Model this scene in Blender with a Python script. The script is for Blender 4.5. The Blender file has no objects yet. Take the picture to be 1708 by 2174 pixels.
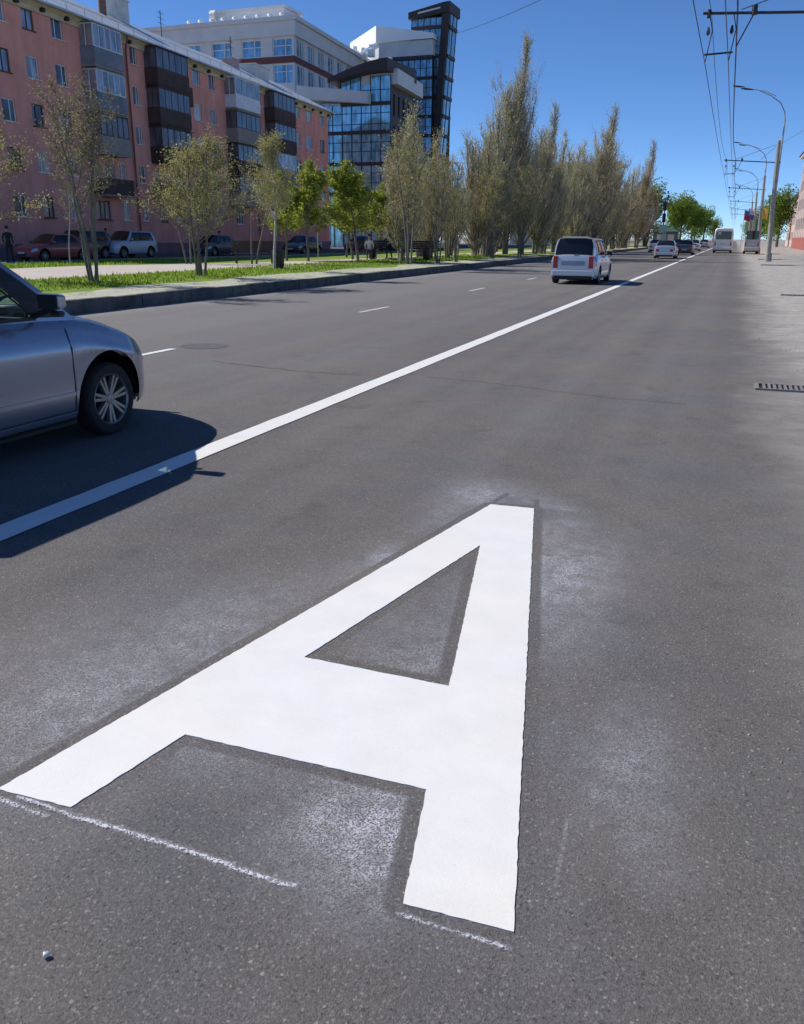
import bpy, bmesh, math, random
import numpy as np
from mathutils import Vector, Matrix
R = math.radians
scene = bpy.context.scene
COL = scene.collection

# ---------------------------------------------------------------- camera
cd = bpy.data.cameras.new("camera"); cam = bpy.data.objects.new("camera", cd); COL.objects.link(cam)
cd.sensor_fit = 'HORIZONTAL'; cd.sensor_width = 36; cd.lens = 1800/1708*36
cd.clip_start = 0.05; cd.clip_end = 6000
_right = Vector((0.93649664, 0.35061262, 0.00669656)); _up = Vector((-0.11433383, 0.28722502, 0.95101502))
_fwd = Vector((-0.33151444, 0.89138801, -0.30907215))
m = Matrix((( _right.x, _up.x, -_fwd.x, 0), (_right.y, _up.y, -_fwd.y, 0), (_right.z, _up.z, -_fwd.z, 1.6), (0, 0, 0, 1)))
cam.matrix_world = m
scene.camera = cam
scene.render.resolution_x = 804; scene.render.resolution_y = 1024

# ---------------------------------------------------------------- sky, sun, exposure
SUN_EL, SUN_AZ = 42.5, -88.0            # azimuth measured from +Y towards +X
w = bpy.data.worlds.new("World"); scene.world = w; w.use_nodes = True
nt = w.node_tree; bg = nt.nodes['Background']
sky = nt.nodes.new('ShaderNodeTexSky'); sky.sky_type = 'NISHITA'; sky.sun_disc = False
sky.sun_elevation = R(SUN_EL); sky.sun_rotation = R(SUN_AZ % 360); sky.altitude = 200
sky.air_density = 0.5; sky.dust_density = 0.0; sky.ozone_density = 8.0
hs = nt.nodes.new('ShaderNodeHueSaturation'); hs.inputs['Saturation'].default_value = 1.04; hs.inputs['Value'].default_value = 1.12
nt.links.new(sky.outputs[0], hs.inputs['Color']); nt.links.new(hs.outputs[0], bg.inputs[0]); bg.inputs[1].default_value = 0.12
sd = bpy.data.lights.new("sun", 'SUN'); sd.energy = 4.6; sd.angle = R(0.53); sd.color = (1, .95, .88)
sun = bpy.data.objects.new("sun", sd); COL.objects.link(sun)
to_sun = Vector((math.cos(R(SUN_EL))*math.sin(R(SUN_AZ)), math.cos(R(SUN_EL))*math.cos(R(SUN_AZ)), math.sin(R(SUN_EL))))
sun.rotation_euler = to_sun.to_track_quat('Z', 'Y').to_euler(); sun.location = (0, 0, 60)
vs = scene.view_settings; vs.view_transform = 'Standard'; vs.look = 'None'; vs.exposure = 0.17; vs.gamma = 1

# ---------------------------------------------------------------- materials
class NT:
    def __init__(s, name):
        s.m = bpy.data.materials.new(name); s.m.use_nodes = True; s.t = s.m.node_tree; s.n = s.t.nodes
        s.p = s.n['Principled BSDF']; s.out = s.n['Material Output']
    def new(s, k, **kw):
        x = s.n.new('ShaderNode'+k)
        for a, b in kw.items(): setattr(x, a, b)
        return x
    def ln(s, a, b): s.t.links.new(a, b)
    def coord(s, which='Object'): return s.new('TexCoord').outputs[which]
    def noise(s, scale, detail=3, rough=.55, vec=None, sc=None):
        v = vec or s.coord()
        if sc is not None:
            mp = s.new('Mapping'); mp.inputs['Scale'].default_value = sc; s.ln(v, mp.inputs[0]); v = mp.outputs[0]
        x = s.new('TexNoise'); x.inputs['Scale'].default_value = scale; x.inputs['Detail'].default_value = detail
        x.inputs['Roughness'].default_value = rough; s.ln(v, x.inputs['Vector']); return x.outputs['Fac']
    def ramp(s, fac, stops):
        x = s.new('ValToRGB'); e = x.color_ramp.elements
        while len(e) < len(stops): e.new(0.5)
        for i, (p, c) in enumerate(stops):
            e[i].position = p; e[i].color = (*c, 1) if len(c) == 3 else c
        s.ln(fac, x.inputs[0]); return x.outputs['Color']
    def g(s, v): return (v, v, v)
    def mix(s, fac, a, b, mode='MIX'):
        x = s.new('Mix', data_type='RGBA', blend_type=mode)
        for sock, val in ((x.inputs[0], fac), (x.inputs[6], a), (x.inputs[7], b)):
            if isinstance(val, (int, float)): sock.default_value = val
            elif isinstance(val, tuple): sock.default_value = (*val, 1)
            else: s.ln(val, sock)
        return x.outputs[2]
    def math(s, op, a, b=None, c=None):
        x = s.new('Math', operation=op)
        for i, v in enumerate((a, b, c)):
            if v is None: continue
            if isinstance(v, (int, float)): x.inputs[i].default_value = v
            else: s.ln(v, x.inputs[i])
        return x.outputs[0]
    def bump(s, h, strength=.3, dist=.01):
        b = s.new('Bump'); b.inputs['Strength'].default_value = strength; b.inputs['Distance'].default_value = dist
        s.ln(h, b.inputs['Height']); s.ln(b.outputs[0], s.p.inputs['Normal'])
    def setp(s, **kw):
        for k, v in kw.items():
            sock = s.p.inputs[k.replace('_', ' ')]
            if isinstance(v, (int, float)): sock.default_value = v
            elif isinstance(v, tuple): sock.default_value = (*v, 1)
            else: s.ln(v, sock)
        return s

MATS = {}
def simple(name, col, rough=.6, metal=0., var=.15, scale=3., coat=0., spec=.5, bump=0., sc=None):
    """plain procedural paint / stone / metal: the colour wanders a little with noise"""
    if name in MATS: return MATS[name]
    k = NT(name)
    n = k.noise(scale, 4, .6, sc=sc)
    a = tuple(max(0, c*(1-var)) for c in col); b = tuple(min(1, c*(1+var)) for c in col)
    k.setp(Base_Color=k.ramp(n, [(.3, a), (.7, b)]), Roughness=rough, Metallic=metal, Coat_Weight=coat, Specular_IOR_Level=spec)
    k.p.inputs['Coat Roughness'].default_value = .05
    if bump: k.bump(k.noise(scale*8, 3), bump, .02)
    MATS[name] = k.m; return k.m

def glass(name, tint, alpha=.5, rough=.03):
    """window glass: tinted see-through layer plus a mirror reflection by fresnel"""
    if name in MATS: return MATS[name]
    k = NT(name)
    tr = k.new('BsdfTransparent'); tr.inputs[0].default_value = (*tint, 1)
    k.setp(Base_Color=tuple(c*.12 for c in tint), Roughness=rough, Specular_IOR_Level=.9)
    mx = k.new('MixShader'); mx.inputs[0].default_value = alpha
    k.ln(tr.outputs[0], mx.inputs[1]); k.ln(k.p.outputs[0], mx.inputs[2]); k.ln(mx.outputs[0], k.out.inputs[0])
    MATS[name] = k.m; return k.m

def mirror_glass(name, col, rough=.06, metal=.55):
    if name in MATS: return MATS[name]
    k = NT(name); n = k.noise(.35, 2); n2 = k.noise(1.7, 2, sc=(1, 1, .3))
    c = k.ramp(n2, [(.35, tuple(x*.55 for x in col)), (.65, tuple(min(1, x*1.2) for x in col))])
    k.setp(Base_Color=c, Roughness=rough, Metallic=metal); k.bump(n, .05, .3)
    MATS[name] = k.m; return k.m

def asphalt():
    k = NT('asphalt')
    v = k.coord(); sep = k.new('SeparateXYZ'); k.ln(v, sep.inputs[0]); X, Y = sep.outputs[0], sep.outputs[1]
    big = k.noise(.35, 4, .6); mid = k.noise(3.2, 5, .65); fine = k.noise(95, 4, .75); fine2 = k.noise(230, 2, .6)
    wob = k.new('TexNoise'); wob.inputs['Scale'].default_value = 160; wob.inputs['Detail'].default_value = 2; k.ln(v, wob.inputs['Vector'])
    vadd = k.new('VectorMath', operation='MULTIPLY_ADD'); k.ln(wob.outputs['Color'], vadd.inputs[0]); vadd.inputs[1].default_value = (.009, .009, .0); k.ln(v, vadd.inputs[2]); vw = vadd.outputs[0]
    def cells(scale, stops):
        vo = k.new('TexVoronoi'); vo.inputs['Scale'].default_value = scale; k.ln(vw, vo.inputs['Vector'])
        sp = k.new('SeparateXYZ'); k.ln(vo.outputs['Color'], sp.inputs[0]); return vo, sp, k.ramp(sp.outputs[0], stops)
    _, _, mos = cells(210, [(0, (.055, .054, .055)), (.35, (.110, .106, .105)), (.7, (.155, .149, .146)), (.9, (.22, .21, .20)), (1, (.33, .315, .29))])
    base = k.mix(.5, mos, k.ramp(fine, [(.32, (.07, .068, .07)), (.5, (.14, .135, .134)), (.68, (.25, .24, .232))]))
    base = k.mix(.35, base, k.ramp(mid, [(.3, (.118, .114, .117)), (.7, (.170, .162, .156))]))
    hue = k.noise(.9, 4, .6); base = k.mix(1, base, k.ramp(hue, [(.36, (.96, .99, 1.03)), (.64, (1.05, 1.0, .965))]), 'MULTIPLY')
    # larger stones showing in the binder, pale and dark, irregular and low in contrast
    for scale, thr, rad, amt, cs in ((95, .80, .36, .55, [(0, (.22, .21, .20)), (.6, (.30, .28, .25)), (1, (.42, .40, .37))]), (48, .90, .24, .6, [(0, (.24, .23, .22)), (.7, (.33, .30, .26)), (1, (.44, .42, .39))])):
        vo, sp, _ = cells(scale, cs); ins_ = k.math('LESS_THAN', vo.outputs['Distance'], rad); pk = k.math('MULTIPLY', ins_, k.math('GREATER_THAN', sp.outputs[0], thr))
        base = k.mix(k.math('MULTIPLY', pk, amt), base, k.ramp(sp.outputs[1], cs))
        dk = k.math('MULTIPLY', ins_, k.math('LESS_THAN', sp.outputs[0], .10)); base = k.mix(k.math('MULTIPLY', dk, .6), base, (.05, .05, .052))
    # worn wheel tracks and smoother bands run along the street; patches of tone
    tr = k.noise(1.0, 3, .5, sc=(1.5, .012, 1)); 
    base = k.mix(1, base, k.ramp(tr, [(.33, k.g(.92)), (.5, k.g(1.0)), (.66, k.g(1.11))]), 'MULTIPLY')
    base = k.mix(1, base, k.ramp(big, [(.3, (.90, .90, .93)), (.7, (1.10, 1.07, 1.03))]), 'MULTIPLY')
    stn = k.noise(1.9, 3, .55); base = k.mix(1, base, k.ramp(stn, [(.62, k.g(1)), (.72, k.g(.84))]), 'MULTIPLY')
    stn2 = k.noise(7, 3, .6); base = k.mix(1, base, k.ramp(stn2, [(.68, k.g(1)), (.76, k.g(.72))]), 'MULTIPLY')
    # the far carriageway is older and paler
    far = k.new('MapRange'); far.inputs['From Min'].default_value = -4.2; far.inputs['From Max'].default_value = -9.5
    far.inputs['To Min'].default_value = 0; far.inputs['To Max'].default_value = .55; k.ln(X, far.inputs[0])
    base = k.mix(far.outputs[0], base, (.22, .213, .21))
    # pale dust lying along the edge of the street
    nd = k.noise(.8, 5, .65); nd2 = k.noise(.5, 3, .6, sc=(1, .35, 1))
    e = k.math('ADD', X, k.math('MULTIPLY', k.math('SUBTRACT', nd, .5), 1.3))
    e = k.math('ADD', e, k.math('MULTIPLY', k.math('SUBTRACT', nd2, .5), 1.0))
    dm = k.new('MapRange', interpolation_type='SMOOTHSTEP'); dm.inputs['From Min'].default_value = .10; dm.inputs['From Max'].default_value = 1.45
    k.ln(e, dm.inputs[0])
    nearer = k.new('MapRange'); nearer.inputs['From Min'].default_value = 1.5; nearer.inputs['From Max'].default_value = 9
    nearer.inputs['To Min'].default_value = .35; k.ln(Y, nearer.inputs[0])
    dust = k.ramp(k.noise(2.5, 5, .7), [(.3, (.27, .25, .23)), (.5, (.38, .355, .325)), (.7, (.46, .435, .395))])
    base = k.mix(k.math('MULTIPLY', dm.outputs[0], nearer.outputs[0]), base, dust)
    # dust washed up against the far kerb
    dm2 = k.new('MapRange', interpolation_type='SMOOTHSTEP'); dm2.inputs['From Min'].default_value = -11.7; dm2.inputs['From Max'].default_value = -12.6
    k.ln(e, dm2.inputs[0]); base = k.mix(k.math('MULTIPLY', dm2.outputs[0], .5), base, (.30, .285, .265))
    k.setp(Base_Color=base, Roughness=.93, Specular_IOR_Level=.2)
    h = k.math('ADD', k.math('MULTIPLY', fine, .7), k.math('MULTIPLY', fine2, .35)); k.bump(h, 1.0, .007)
    return k.m

def road_paint():
    k = NT('road_paint')
    n = k.noise(5, 4, .6); f = k.noise(160, 3, .7); b = k.noise(1.3, 2)
    c = k.ramp(n, [(.3, (.74, .73, .71)), (.7, (.80, .79, .77))])
    c = k.mix(1, c, k.ramp(f, [(.25, k.g(.88)), (.45, k.g(1))]), 'MULTIPLY')
    c = k.mix(1, c, k.ramp(b, [(.35, (1, .985, .95)), (.65, (.97, .985, 1))]), 'MULTIPLY')
    k.setp(Base_Color=c, Roughness=.6); k.bump(f, .35, .002); return k.m

def worn_paint():
    k = NT('worn_paint')
    f = k.noise(60, 4, .7); n = k.noise(4, 3)
    mask = k.ramp(k.math('ADD', k.math('MULTIPLY', f, .6), k.math('MULTIPLY', n, .4)), [(.40, k.g(0)), (.50, k.g(1))])
    k.setp(Base_Color=k.mix(mask, (.22, .215, .21), (.58, .57, .54)), Roughness=.8); return k.m

def overspray(name='paint_dust', gain=.72, mottle=True):
    """fine white paint mist: thin cover, broken up by the grain of the road"""
    k = NT(name)
    at = k.new('Attribute'); at.attribute_name = 'dust'
    vo = k.new('TexVoronoi'); vo.inputs['Scale'].default_value = 260; k.ln(k.coord(), vo.inputs['Vector'])
    sp = k.new('SeparateXYZ'); k.ln(vo.outputs['Color'], sp.inputs[0])
    n = k.noise(120, 5, .85)
    grain = k.ramp(k.math('ADD', k.math('MULTIPLY', sp.outputs[0], .45), k.math('MULTIPLY', n, .55)), [(.34, k.g(.08)), (.5, k.g(.75)), (.62, k.g(1.6))])
    a_ = k.math('MULTIPLY', at.outputs['Fac'], grain)
    if mottle: a_ = k.math('MULTIPLY', a_, k.ramp(k.noise(11, 5, .7), [(.34, k.g(.45)), (.5, k.g(.95)), (.64, k.g(1.35))]))
    a_ = k.math('MINIMUM', k.math('MULTIPLY', a_, gain), .92)
    tr = k.new('BsdfTransparent'); mx = k.new('MixShader')
    k.setp(Base_Color=(.64, .65, .71), Roughness=.9)
    k.ln(a_, mx.inputs[0]); k.ln(tr.outputs[0], mx.inputs[1]); k.ln(k.p.outputs[0], mx.inputs[2]); k.ln(mx.outputs[0], k.out.inputs[0])
    return k.m

def ground_mat(name, stops, scale, fine=25., rough=.95, bump=.4, amount=.5):
    k = NT(name); n = k.noise(scale, 5, .65); f = k.noise(fine, 4, .7)
    fac = k.math('ADD', k.math('MULTIPLY', n, 1-amount), k.math('MULTIPLY', f, amount))
    k.setp(Base_Color=k.ramp(fac, stops), Roughness=rough, Specular_IOR_Level=.2); k.bump(f, bump, .03); return k.m

def leaf_mat(name, a, b, trans=.35):
    k = NT(name); geo = k.new('NewGeometry'); n = k.noise(1.1, 3, .6)
    fac = k.math('ADD', k.math('MULTIPLY', geo.outputs['Random Per Island'], .5), k.math('MULTIPLY', n, .5))
    c = k.ramp(fac, [(.25, a), (.75, b)])
    k.setp(Base_Color=c, Roughness=.65, Specular_IOR_Level=.25)
    tl = k.new('BsdfTranslucent'); k.ln(c, tl.inputs[0]); mx = k.new('MixShader'); mx.inputs[0].default_value = trans
    k.ln(k.p.outputs[0], mx.inputs[1]); k.ln(tl.outputs[0], mx.inputs[2]); k.ln(mx.outputs[0], k.out.inputs[0])
    return k.m

def plaster(name, col, patch):
    k = NT(name); n = k.noise(.5, 5, .65); n2 = k.noise(1.2, 4, .6, sc=(1, 1, .25)); f = k.noise(14, 3)
    c = k.ramp(n, [(.3, tuple(x*.86 for x in col)), (.55, col), (.75, patch)])
    c = k.mix(1, c, k.ramp(n2, [(.3, k.g(.86)), (.6, k.g(1.05))]), 'MULTIPLY')
    k.setp(Base_Color=c, Roughness=.9, Specular_IOR_Level=.2); k.bump(f, .2, .02); return k.m

def seam_metal(name, col):
    k = NT(name); v = k.coord(); sep = k.new('SeparateXYZ'); k.ln(v, sep.inputs[0])
    fr = k.math('FRACT', k.math('MULTIPLY', sep.outputs[0], 1.7)); edge = k.math('LESS_THAN', fr, .08)
    n = k.noise(.8, 4, .6)
    c = k.ramp(n, [(.3, tuple(x*.8 for x in col)), (.7, tuple(min(1, x*1.15) for x in col))])
    c = k.mix(k.math('MULTIPLY', edge, .45), c, tuple(x*.45 for x in col))
    k.setp(Base_Color=c, Roughness=.5, Metallic=.25); k.bump(edge, .5, .04); return k.m

M_ASPH = asphalt(); M_PAINT = road_paint(); M_WORN = worn_paint(); M_DUST = overspray(); M_CHALK = overspray('chalk', 1.25, False)
M_CONC = simple('kerb_concrete', (.30, .285, .265), .9, var=.3, scale=2.2, bump=.5)
M_KERB = simple('stained_shaded_kerb', (.10, .095, .09), .95, var=.45, scale=2.6, bump=.6)  # stained kerb stone, base colour darkened to stand in for its shaded face
M_DARKM = simple('dark_metal', (.035, .036, .04), .5, .4)
M_BLACK = simple('black_plastic', (.012, .012, .013), .6, var=.3)
M_INNER = simple('dark_interior', (.02, .02, .022), .9)
M_TYRE = simple('tyre_rubber', (.016, .016, .017), .85, scale=20)
M_RIM = simple('alloy', (.30, .29, .28), .4, .7, scale=8)
M_STEEL = simple('galvanised_steel', (.42, .43, .44), .45, .5, scale=4)
M_CPOLE = simple('pole_concrete', (.34, .31, .27), .9, var=.2, scale=3, bump=.3)
M_WHITE = simple('white_panel', (.72, .72, .70), .6, var=.06)
M_CREAM = simple('cream_frame', (.62, .60, .56), .6)
M_WFRAME = simple('window_frame_white', (.78, .78, .78), .5, var=.1)
M_BFRAME = simple('window_frame_brown', (.09, .055, .04), .6)
M_WGLASS = mirror_glass('house_glass', (.34, .37, .42), .16, .35)
M_CARGLASS = glass('car_glass_dark', (.10, .12, .12), .75)
M_HEROGLASS = glass('car_glass_clear', (.55, .68, .66), .22)
M_RED = simple('red_lens', (.42, .012, .008), .25, coat=.6, scale=12)
M_LAMP = simple('clear_lens', (.62, .64, .66), .15, .3, coat=1, scale=15)
M_AMBER = simple('amber_lens', (.75, .30, .10), .25, coat=.6)
M_PLATE = simple('plate_white', (.62, .62, .60), .5)
M_BARK = simple('bark_grey', (.17, .145, .12), .95, var=.4, scale=6, bump=.6, sc=(1, 1, .3))
M_BIRCH = simple('bark_pale', (.42, .39, .35), .9, var=.3, scale=5, sc=(1, 1, 3))
M_TWIG = simple('twig', (.27, .21, .165), .95, var=.35, scale=2)
M_TWIGP = simple('twig_poplar', (.52, .43, .33), .95, var=.4, scale=.9)
M_LSPR = leaf_mat('leaf_spring', (.28, .26, .09), (.54, .50, .18))
M_LYG = leaf_mat('leaf_yellowgreen', (.20, .24, .03), (.44, .50, .07), .45)
M_LPOP = leaf_mat('leaf_poplar', (.33, .335, .14), (.58, .57, .28), .45)
M_LGRN = leaf_mat('leaf_green', (.09, .15, .02), (.24, .34, .05), .45)
M_GRASSB = leaf_mat('grass_blade', (.13, .22, .02), (.32, .44, .05), .5)

# ---------------------------------------------------------------- helpers
def tag(o, label=None, cat=None, group=None, kind=None):
    if label: o['label'] = label
    if cat: o['category'] = cat
    if group: o['group'] = group
    if kind: o['kind'] = kind
    return o
def empty(name, loc=(0, 0, 0), rz=0, label=None, cat=None, group=None):
    o = bpy.data.objects.new(name, None); COL.objects.link(o); o.location = loc; o.rotation_euler = (0, 0, rz)
    o.empty_display_size = .2
    return tag(o, label, cat, group)
def copy_tree(o, parent=None):
    c = o.copy(); COL.objects.link(c)
    if parent: c.parent = parent
    for ch in list(o.children): copy_tree(ch, c)
    return c

class MB:
    """collects shapes into one mesh"""
    def __init__(s): s.v = []; s.f = []; s.mi = []; s.sm = []; s.cur = 0; s.smooth = False
    def add(s, vs, fs):
        b = len(s.v); s.v += [tuple(p) for p in vs]
        for f in fs: s.f.append(tuple(i+b for i in f)); s.mi.append(s.cur); s.sm.append(s.smooth)
        return s
    def box(s, x0, x1, y0, y1, z0, z1):
        vs = [(x0, y0, z0), (x1, y0, z0), (x1, y1, z0), (x0, y1, z0), (x0, y0, z1), (x1, y0, z1), (x1, y1, z1), (x0, y1, z1)]
        return s.add(vs, [(0, 3, 2, 1), (4, 5, 6, 7), (0, 1, 5, 4), (1, 2, 6, 5), (2, 3, 7, 6), (3, 0, 4, 7)])
    def quad(s, a, b, c, d): return s.add([a, b, c, d], [(0, 1, 2, 3)])
    def grid(s, rows, close=False):
        n = len(rows[0]); vs = [p for r in rows for p in r]; fs = []
        for i in range(len(rows)-1):
            for j in range(n-1 if not close else n):
                k = (j+1) % n; fs.append((i*n+j, i*n+k, (i+1)*n+k, (i+1)*n+j))
        return s.add(vs, fs)
    def tube(s, pts, rad, n=8, cap=True):
        pts = [Vector(p) for p in pts]
        if not hasattr(rad, '__len__'): rad = [rad]*len(pts)
        rows = []; ref = None
        for i, p in enumerate(pts):
            d = (pts[min(i+1, len(pts)-1)]-pts[max(i-1, 0)])
            if d.length < 1e-9: d = Vector((0, 0, 1))
            d.normalize()
            if ref is None: ref = Vector((1, 0, 0)) if abs(d.x) < .8 else Vector((0, 1, 0))
            u = (ref-d*ref.dot(d)).normalized(); ref = u; v = d.cross(u)
            rows.append([p+(u*math.cos(2*math.pi*k/n)+v*math.sin(2*math.pi*k/n))*rad[i] for k in range(n)])
        sm = s.smooth; s.smooth = True; s.grid(rows, True); s.smooth = sm
        if cap:
            s.add(rows[0], [tuple(reversed(range(n)))]); s.add(rows[-1], [tuple(range(n))])
        return s
    def lathe(s, prof, n=24, axis='Z', c=(0, 0, 0)):
        rows = []
        for r, h in prof:
            row = []
            for k in range(n):
                a = 2*math.pi*k/n; x, y = r*math.cos(a), r*math.sin(a)
                row.append({'Z': (c[0]+x, c[1]+y, c[2]+h), 'Y': (c[0]+x, c[1]+h, c[2]+y), 'X': (c[0]+h, c[1]+x, c[2]+y)}[axis])
            rows.append(row)
        return s.grid(rows, True)
    def prism(s, poly, z0, z1):
        n = len(poly); vs = [(x, y, z0) for x, y in poly]+[(x, y, z1) for x, y in poly]
        return s.add(vs, [tuple(reversed(range(n))), tuple(range(n, 2*n))]+[(i, (i+1) % n, n+(i+1) % n, n+i) for i in range(n)])
    def build(s, name, mats, parent=None, smooth=None, bevel=0, xf=None):
        me = bpy.data.meshes.new(name); me.from_pydata(s.v, [], s.f)
        if not isinstance(mats, (list, tuple)): mats = [mats]
        for m_ in mats: me.materials.append(m_)
        if xf: me.transform(xf)
        if me.polygons:
            me.polygons.foreach_set('material_index', s.mi); me.polygons.foreach_set('use_smooth', s.sm)
        if smooth is not None:
            bm = bmesh.new(); bm.from_mesh(me); bmesh.ops.remove_doubles(bm, verts=bm.verts, dist=1e-5)
            bmesh.ops.recalc_face_normals(bm, faces=bm.faces); bm.to_mesh(me); bm.free()
            me.shade_smooth(); me.set_sharp_from_angle(angle=R(smooth))
        me.update()
        o = bpy.data.objects.new(name, me); COL.objects.link(o)
        if parent: o.parent = parent
        if bevel:
            b = o.modifiers.new('bevel', 'BEVEL'); b.width = bevel; b.segments = 2; b.limit_method = 'ANGLE'
        return o

def sheet(name, poly, z, mat, label=None, kind='structure'):
    b = MB(); zs = z if hasattr(z, '__len__') else [z]*len(poly)
    b.add([(p[0], p[1], zz) for p, zz in zip(poly, zs)], [tuple(range(len(poly)))])
    return tag(b.build(name, mat), label, None, None, kind)

# ---------------------------------------------------------------- ground, street, boulevard
M_EARTH = ground_mat('dusty_ground', [(.3, (.24, .225, .205)), (.5, (.33, .315, .29)), (.7, (.42, .405, .37))], .5, 14)
M_VERGE = ground_mat('verge_dirt', [(.38, (.17, .23, .07)), (.46, (.34, .36, .24)), (.52, (.50, .49, .41)), (.6, (.40, .38, .32)), (.66, (.55, .53, .46))], 1.6, 7)
M_GRASS = ground_mat('lawn', [(.3, (.09, .14, .02)), (.5, (.17, .25, .035)), (.7, (.27, .34, .06))], .8, 18)
M_PATH = ground_mat('paved_path', [(.35, (.40, .35, .32)), (.5, (.50, .445, .40)), (.65, (.56, .51, .47))], .5, 6)
M_LOT = ground_mat('yard_asphalt', [(.35, (.10, .10, .105)), (.65, (.16, .16, .165))], .4, 15)
sheet('ground', [(-1500, -300), (1500, -300), (1500, 3000), (-1500, 3000)], -.03, M_EARTH)
def strip(name, xa, za, xb, zb, mat, y0=-25, y1=700, jit=0, seed=1):
    """band of ground from xa to xb running along the street; xa, xb are numbers or [(y, x), ...]"""
    rnd = random.Random(seed)
    ys = [y0+i*(1.5 if i < 80 else 1.5) for i in range(int((120-y0)/1.5))]+[150, 200, 300, 450, y1]
    f = lambda t, y: float(np.interp(y, [a for a, _ in t], [b for _, b in t])) if isinstance(t, list) else t
    rows = []
    for y in ys:
        j = rnd.uniform(-jit, jit)
        a, b_ = f(xa, y), f(xb, y)
        rows.append([(a+(b_-a)*t, y, za+(zb-za)*t+(rnd.uniform(-.012, .012) if 0 < t < 1 else 0)) for t in (0, .3, .6, 1)])
    b = MB(); b.grid(rows); o = b.build(name, mat); return tag(o, kind='structure')
# road surface: one sheet from the kerb to the dusty right side
b = MB(); b.grid([[(-12.95, y, 0), (-6, y, 0), (.5, y, 0), (3.4, y, 0)] for y in (-25, 0, 20, 60, 150, 700)]); tag(b.build('road', M_ASPH), kind='structure')
# far kerb: long stone blocks
KR = random.Random(4); b = MB(); y = -24.
while y < 330:
    L = 1.0 if y < 70 else 6.0
    d = KR.uniform(-.012, .012); t = KR.uniform(-.012, .012)
    b.box(-13.03+d, -12.84+d, y, y+L-.012, -.02, .28+t); y += L
tag(b.build('kerb', M_KERB, bevel=.012), kind='structure')
P1 = [(-25, -18.6), (24, -18.4), (34, -17.3), (60, -16.8), (110, -16.6)]
P2 = [(-25, -25.6), (30, -25.2), (36, -21.8), (46, -20.6), (110, -19.6)]
P3 = [(-25, -33.2), (43, -33.0), (56, -30.5), (90, -30), (110, -30)]
edge = [(y_, -14.75+.45*math.sin(y_*.9)+.35*math.sin(y_*.37+1)) for y_ in range(-25, 120)]
strip('verge', -13.02, .27, edge, .315, M_VERGE, seed=3)
strip('lawn', edge, .31, P1, .38, M_GRASS, seed=5)
strip('footpath', P1, .375, P2, .36, M_PATH, seed=6)
strip('lawn', P2, .36, P3, .22, M_GRASS, seed=7)
strip('service_road', P3, .16, -62, .15, M_LOT, seed=8)
b = MB(); b.tube([(x+.0, y_, .2) for y_, x in P3], .09, 4); tag(b.build('kerb', M_CONC), kind='structure')
# pavement on the near side, beyond the dusty edge
M_PAVE = ground_mat('old_pavement', [(.3, (.26, .245, .225)), (.5, (.34, .32, .295)), (.7, (.44, .42, .38))], .35, 8)
b = MB(); b.grid([[(3.4, y_, 0.0), (4.2, y_, .05), (9.9, y_, .06)] for y_ in range(-20, 260, 10)]); tag(b.build('pavement', M_PAVE), kind='structure')

# grass tufts (near strips) : uncountable
GR = np.random.default_rng(3); b = MB()
for band, cnt in (((-18.3, -14.9), 17000), ((-32.5, -25.4), 5000)):
    xs = GR.uniform(*band, cnt); ys = GR.uniform(11, 62, cnt) if band[0] > -20 else GR.uniform(26, 44, cnt)
    hs = GR.gamma(4, .014, cnt)+.02; an = GR.uniform(0, 6.28, cnt)
    for x, y, h_, a in zip(xs, ys, hs, an):
        z0 = .30+(-15-x)*.02 if band[0] > -20 else .36+(x+25)*.018
        dx, dy = math.cos(a)*.03, math.sin(a)*.03
        b.add([(x-dx, y-dy, z0), (x+dx, y+dy, z0), (x+dy*1.2, y-dx*1.2, z0+h_)], [(0, 1, 2)])
tag(b.build('grass', M_GRASSB), 'short bright green spring grass on the boulevard strips', 'grass', kind='stuff')

# ---------------------------------------------------------------- markings
def ragged(pts, step=.03, jit=.002, seed=0):
    rnd = random.Random(seed); out = []
    for i, p in enumerate(pts):
        q = pts[(i+1) % len(pts)]; L = math.dist(p, q); n = max(1, int(L/step)); nx, ny = (q[1]-p[1])/L, -(q[0]-p[0])/L
        for k in range(n):
            t = k/n; j = 0 if k == 0 else rnd.uniform(-jit, jit)
            out.append((p[0]+(q[0]-p[0])*t+nx*j, p[1]+(q[1]-p[1])*t+ny*j))
    return out
A_OUT = [(-1.90, 1.615), (-1.635, 1.625), (-1.542, 2.07), (-.688, 2.08), (-.592, 1.62), (-.31, 1.63), (-.978, 4.98), (-1.25, 4.96)]
A_HOLE = [(-1.42, 2.71), (-.812, 2.70), (-1.112, 4.22)]
bm = bmesh.new()
for loop, sd_ in ((A_OUT, 1), (A_HOLE, 2)):
    vs_ = [bm.verts.new((x, y, .0032)) for x, y in ragged(loop, .02, .0018, sd_)]
    for i in range(len(vs_)): bm.edges.new((vs_[i], vs_[(i+1) % len(vs_)]))
bmesh.ops.triangle_fill(bm, use_beauty=True, edges=bm.edges[:])
for f in bm.faces:
    if f.normal.z < 0: f.normal_flip()
res = bmesh.ops.extrude_face_region(bm, geom=bm.faces[:])
for g_ in res['geom']:
    if isinstance(g_, bmesh.types.BMVert): g_.co.z = .0005
bmesh.ops.recalc_face_normals(bm, faces=bm.faces[:])
me = bpy.data.meshes.new('road_letter'); bm.to_mesh(me); bm.free(); me.materials.append(M_PAINT)
ob = bpy.data.objects.new('road_letter', me); COL.objects.link(ob)
tag(ob, 'large fresh white letter A painted on the asphalt', 'road marking')

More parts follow.
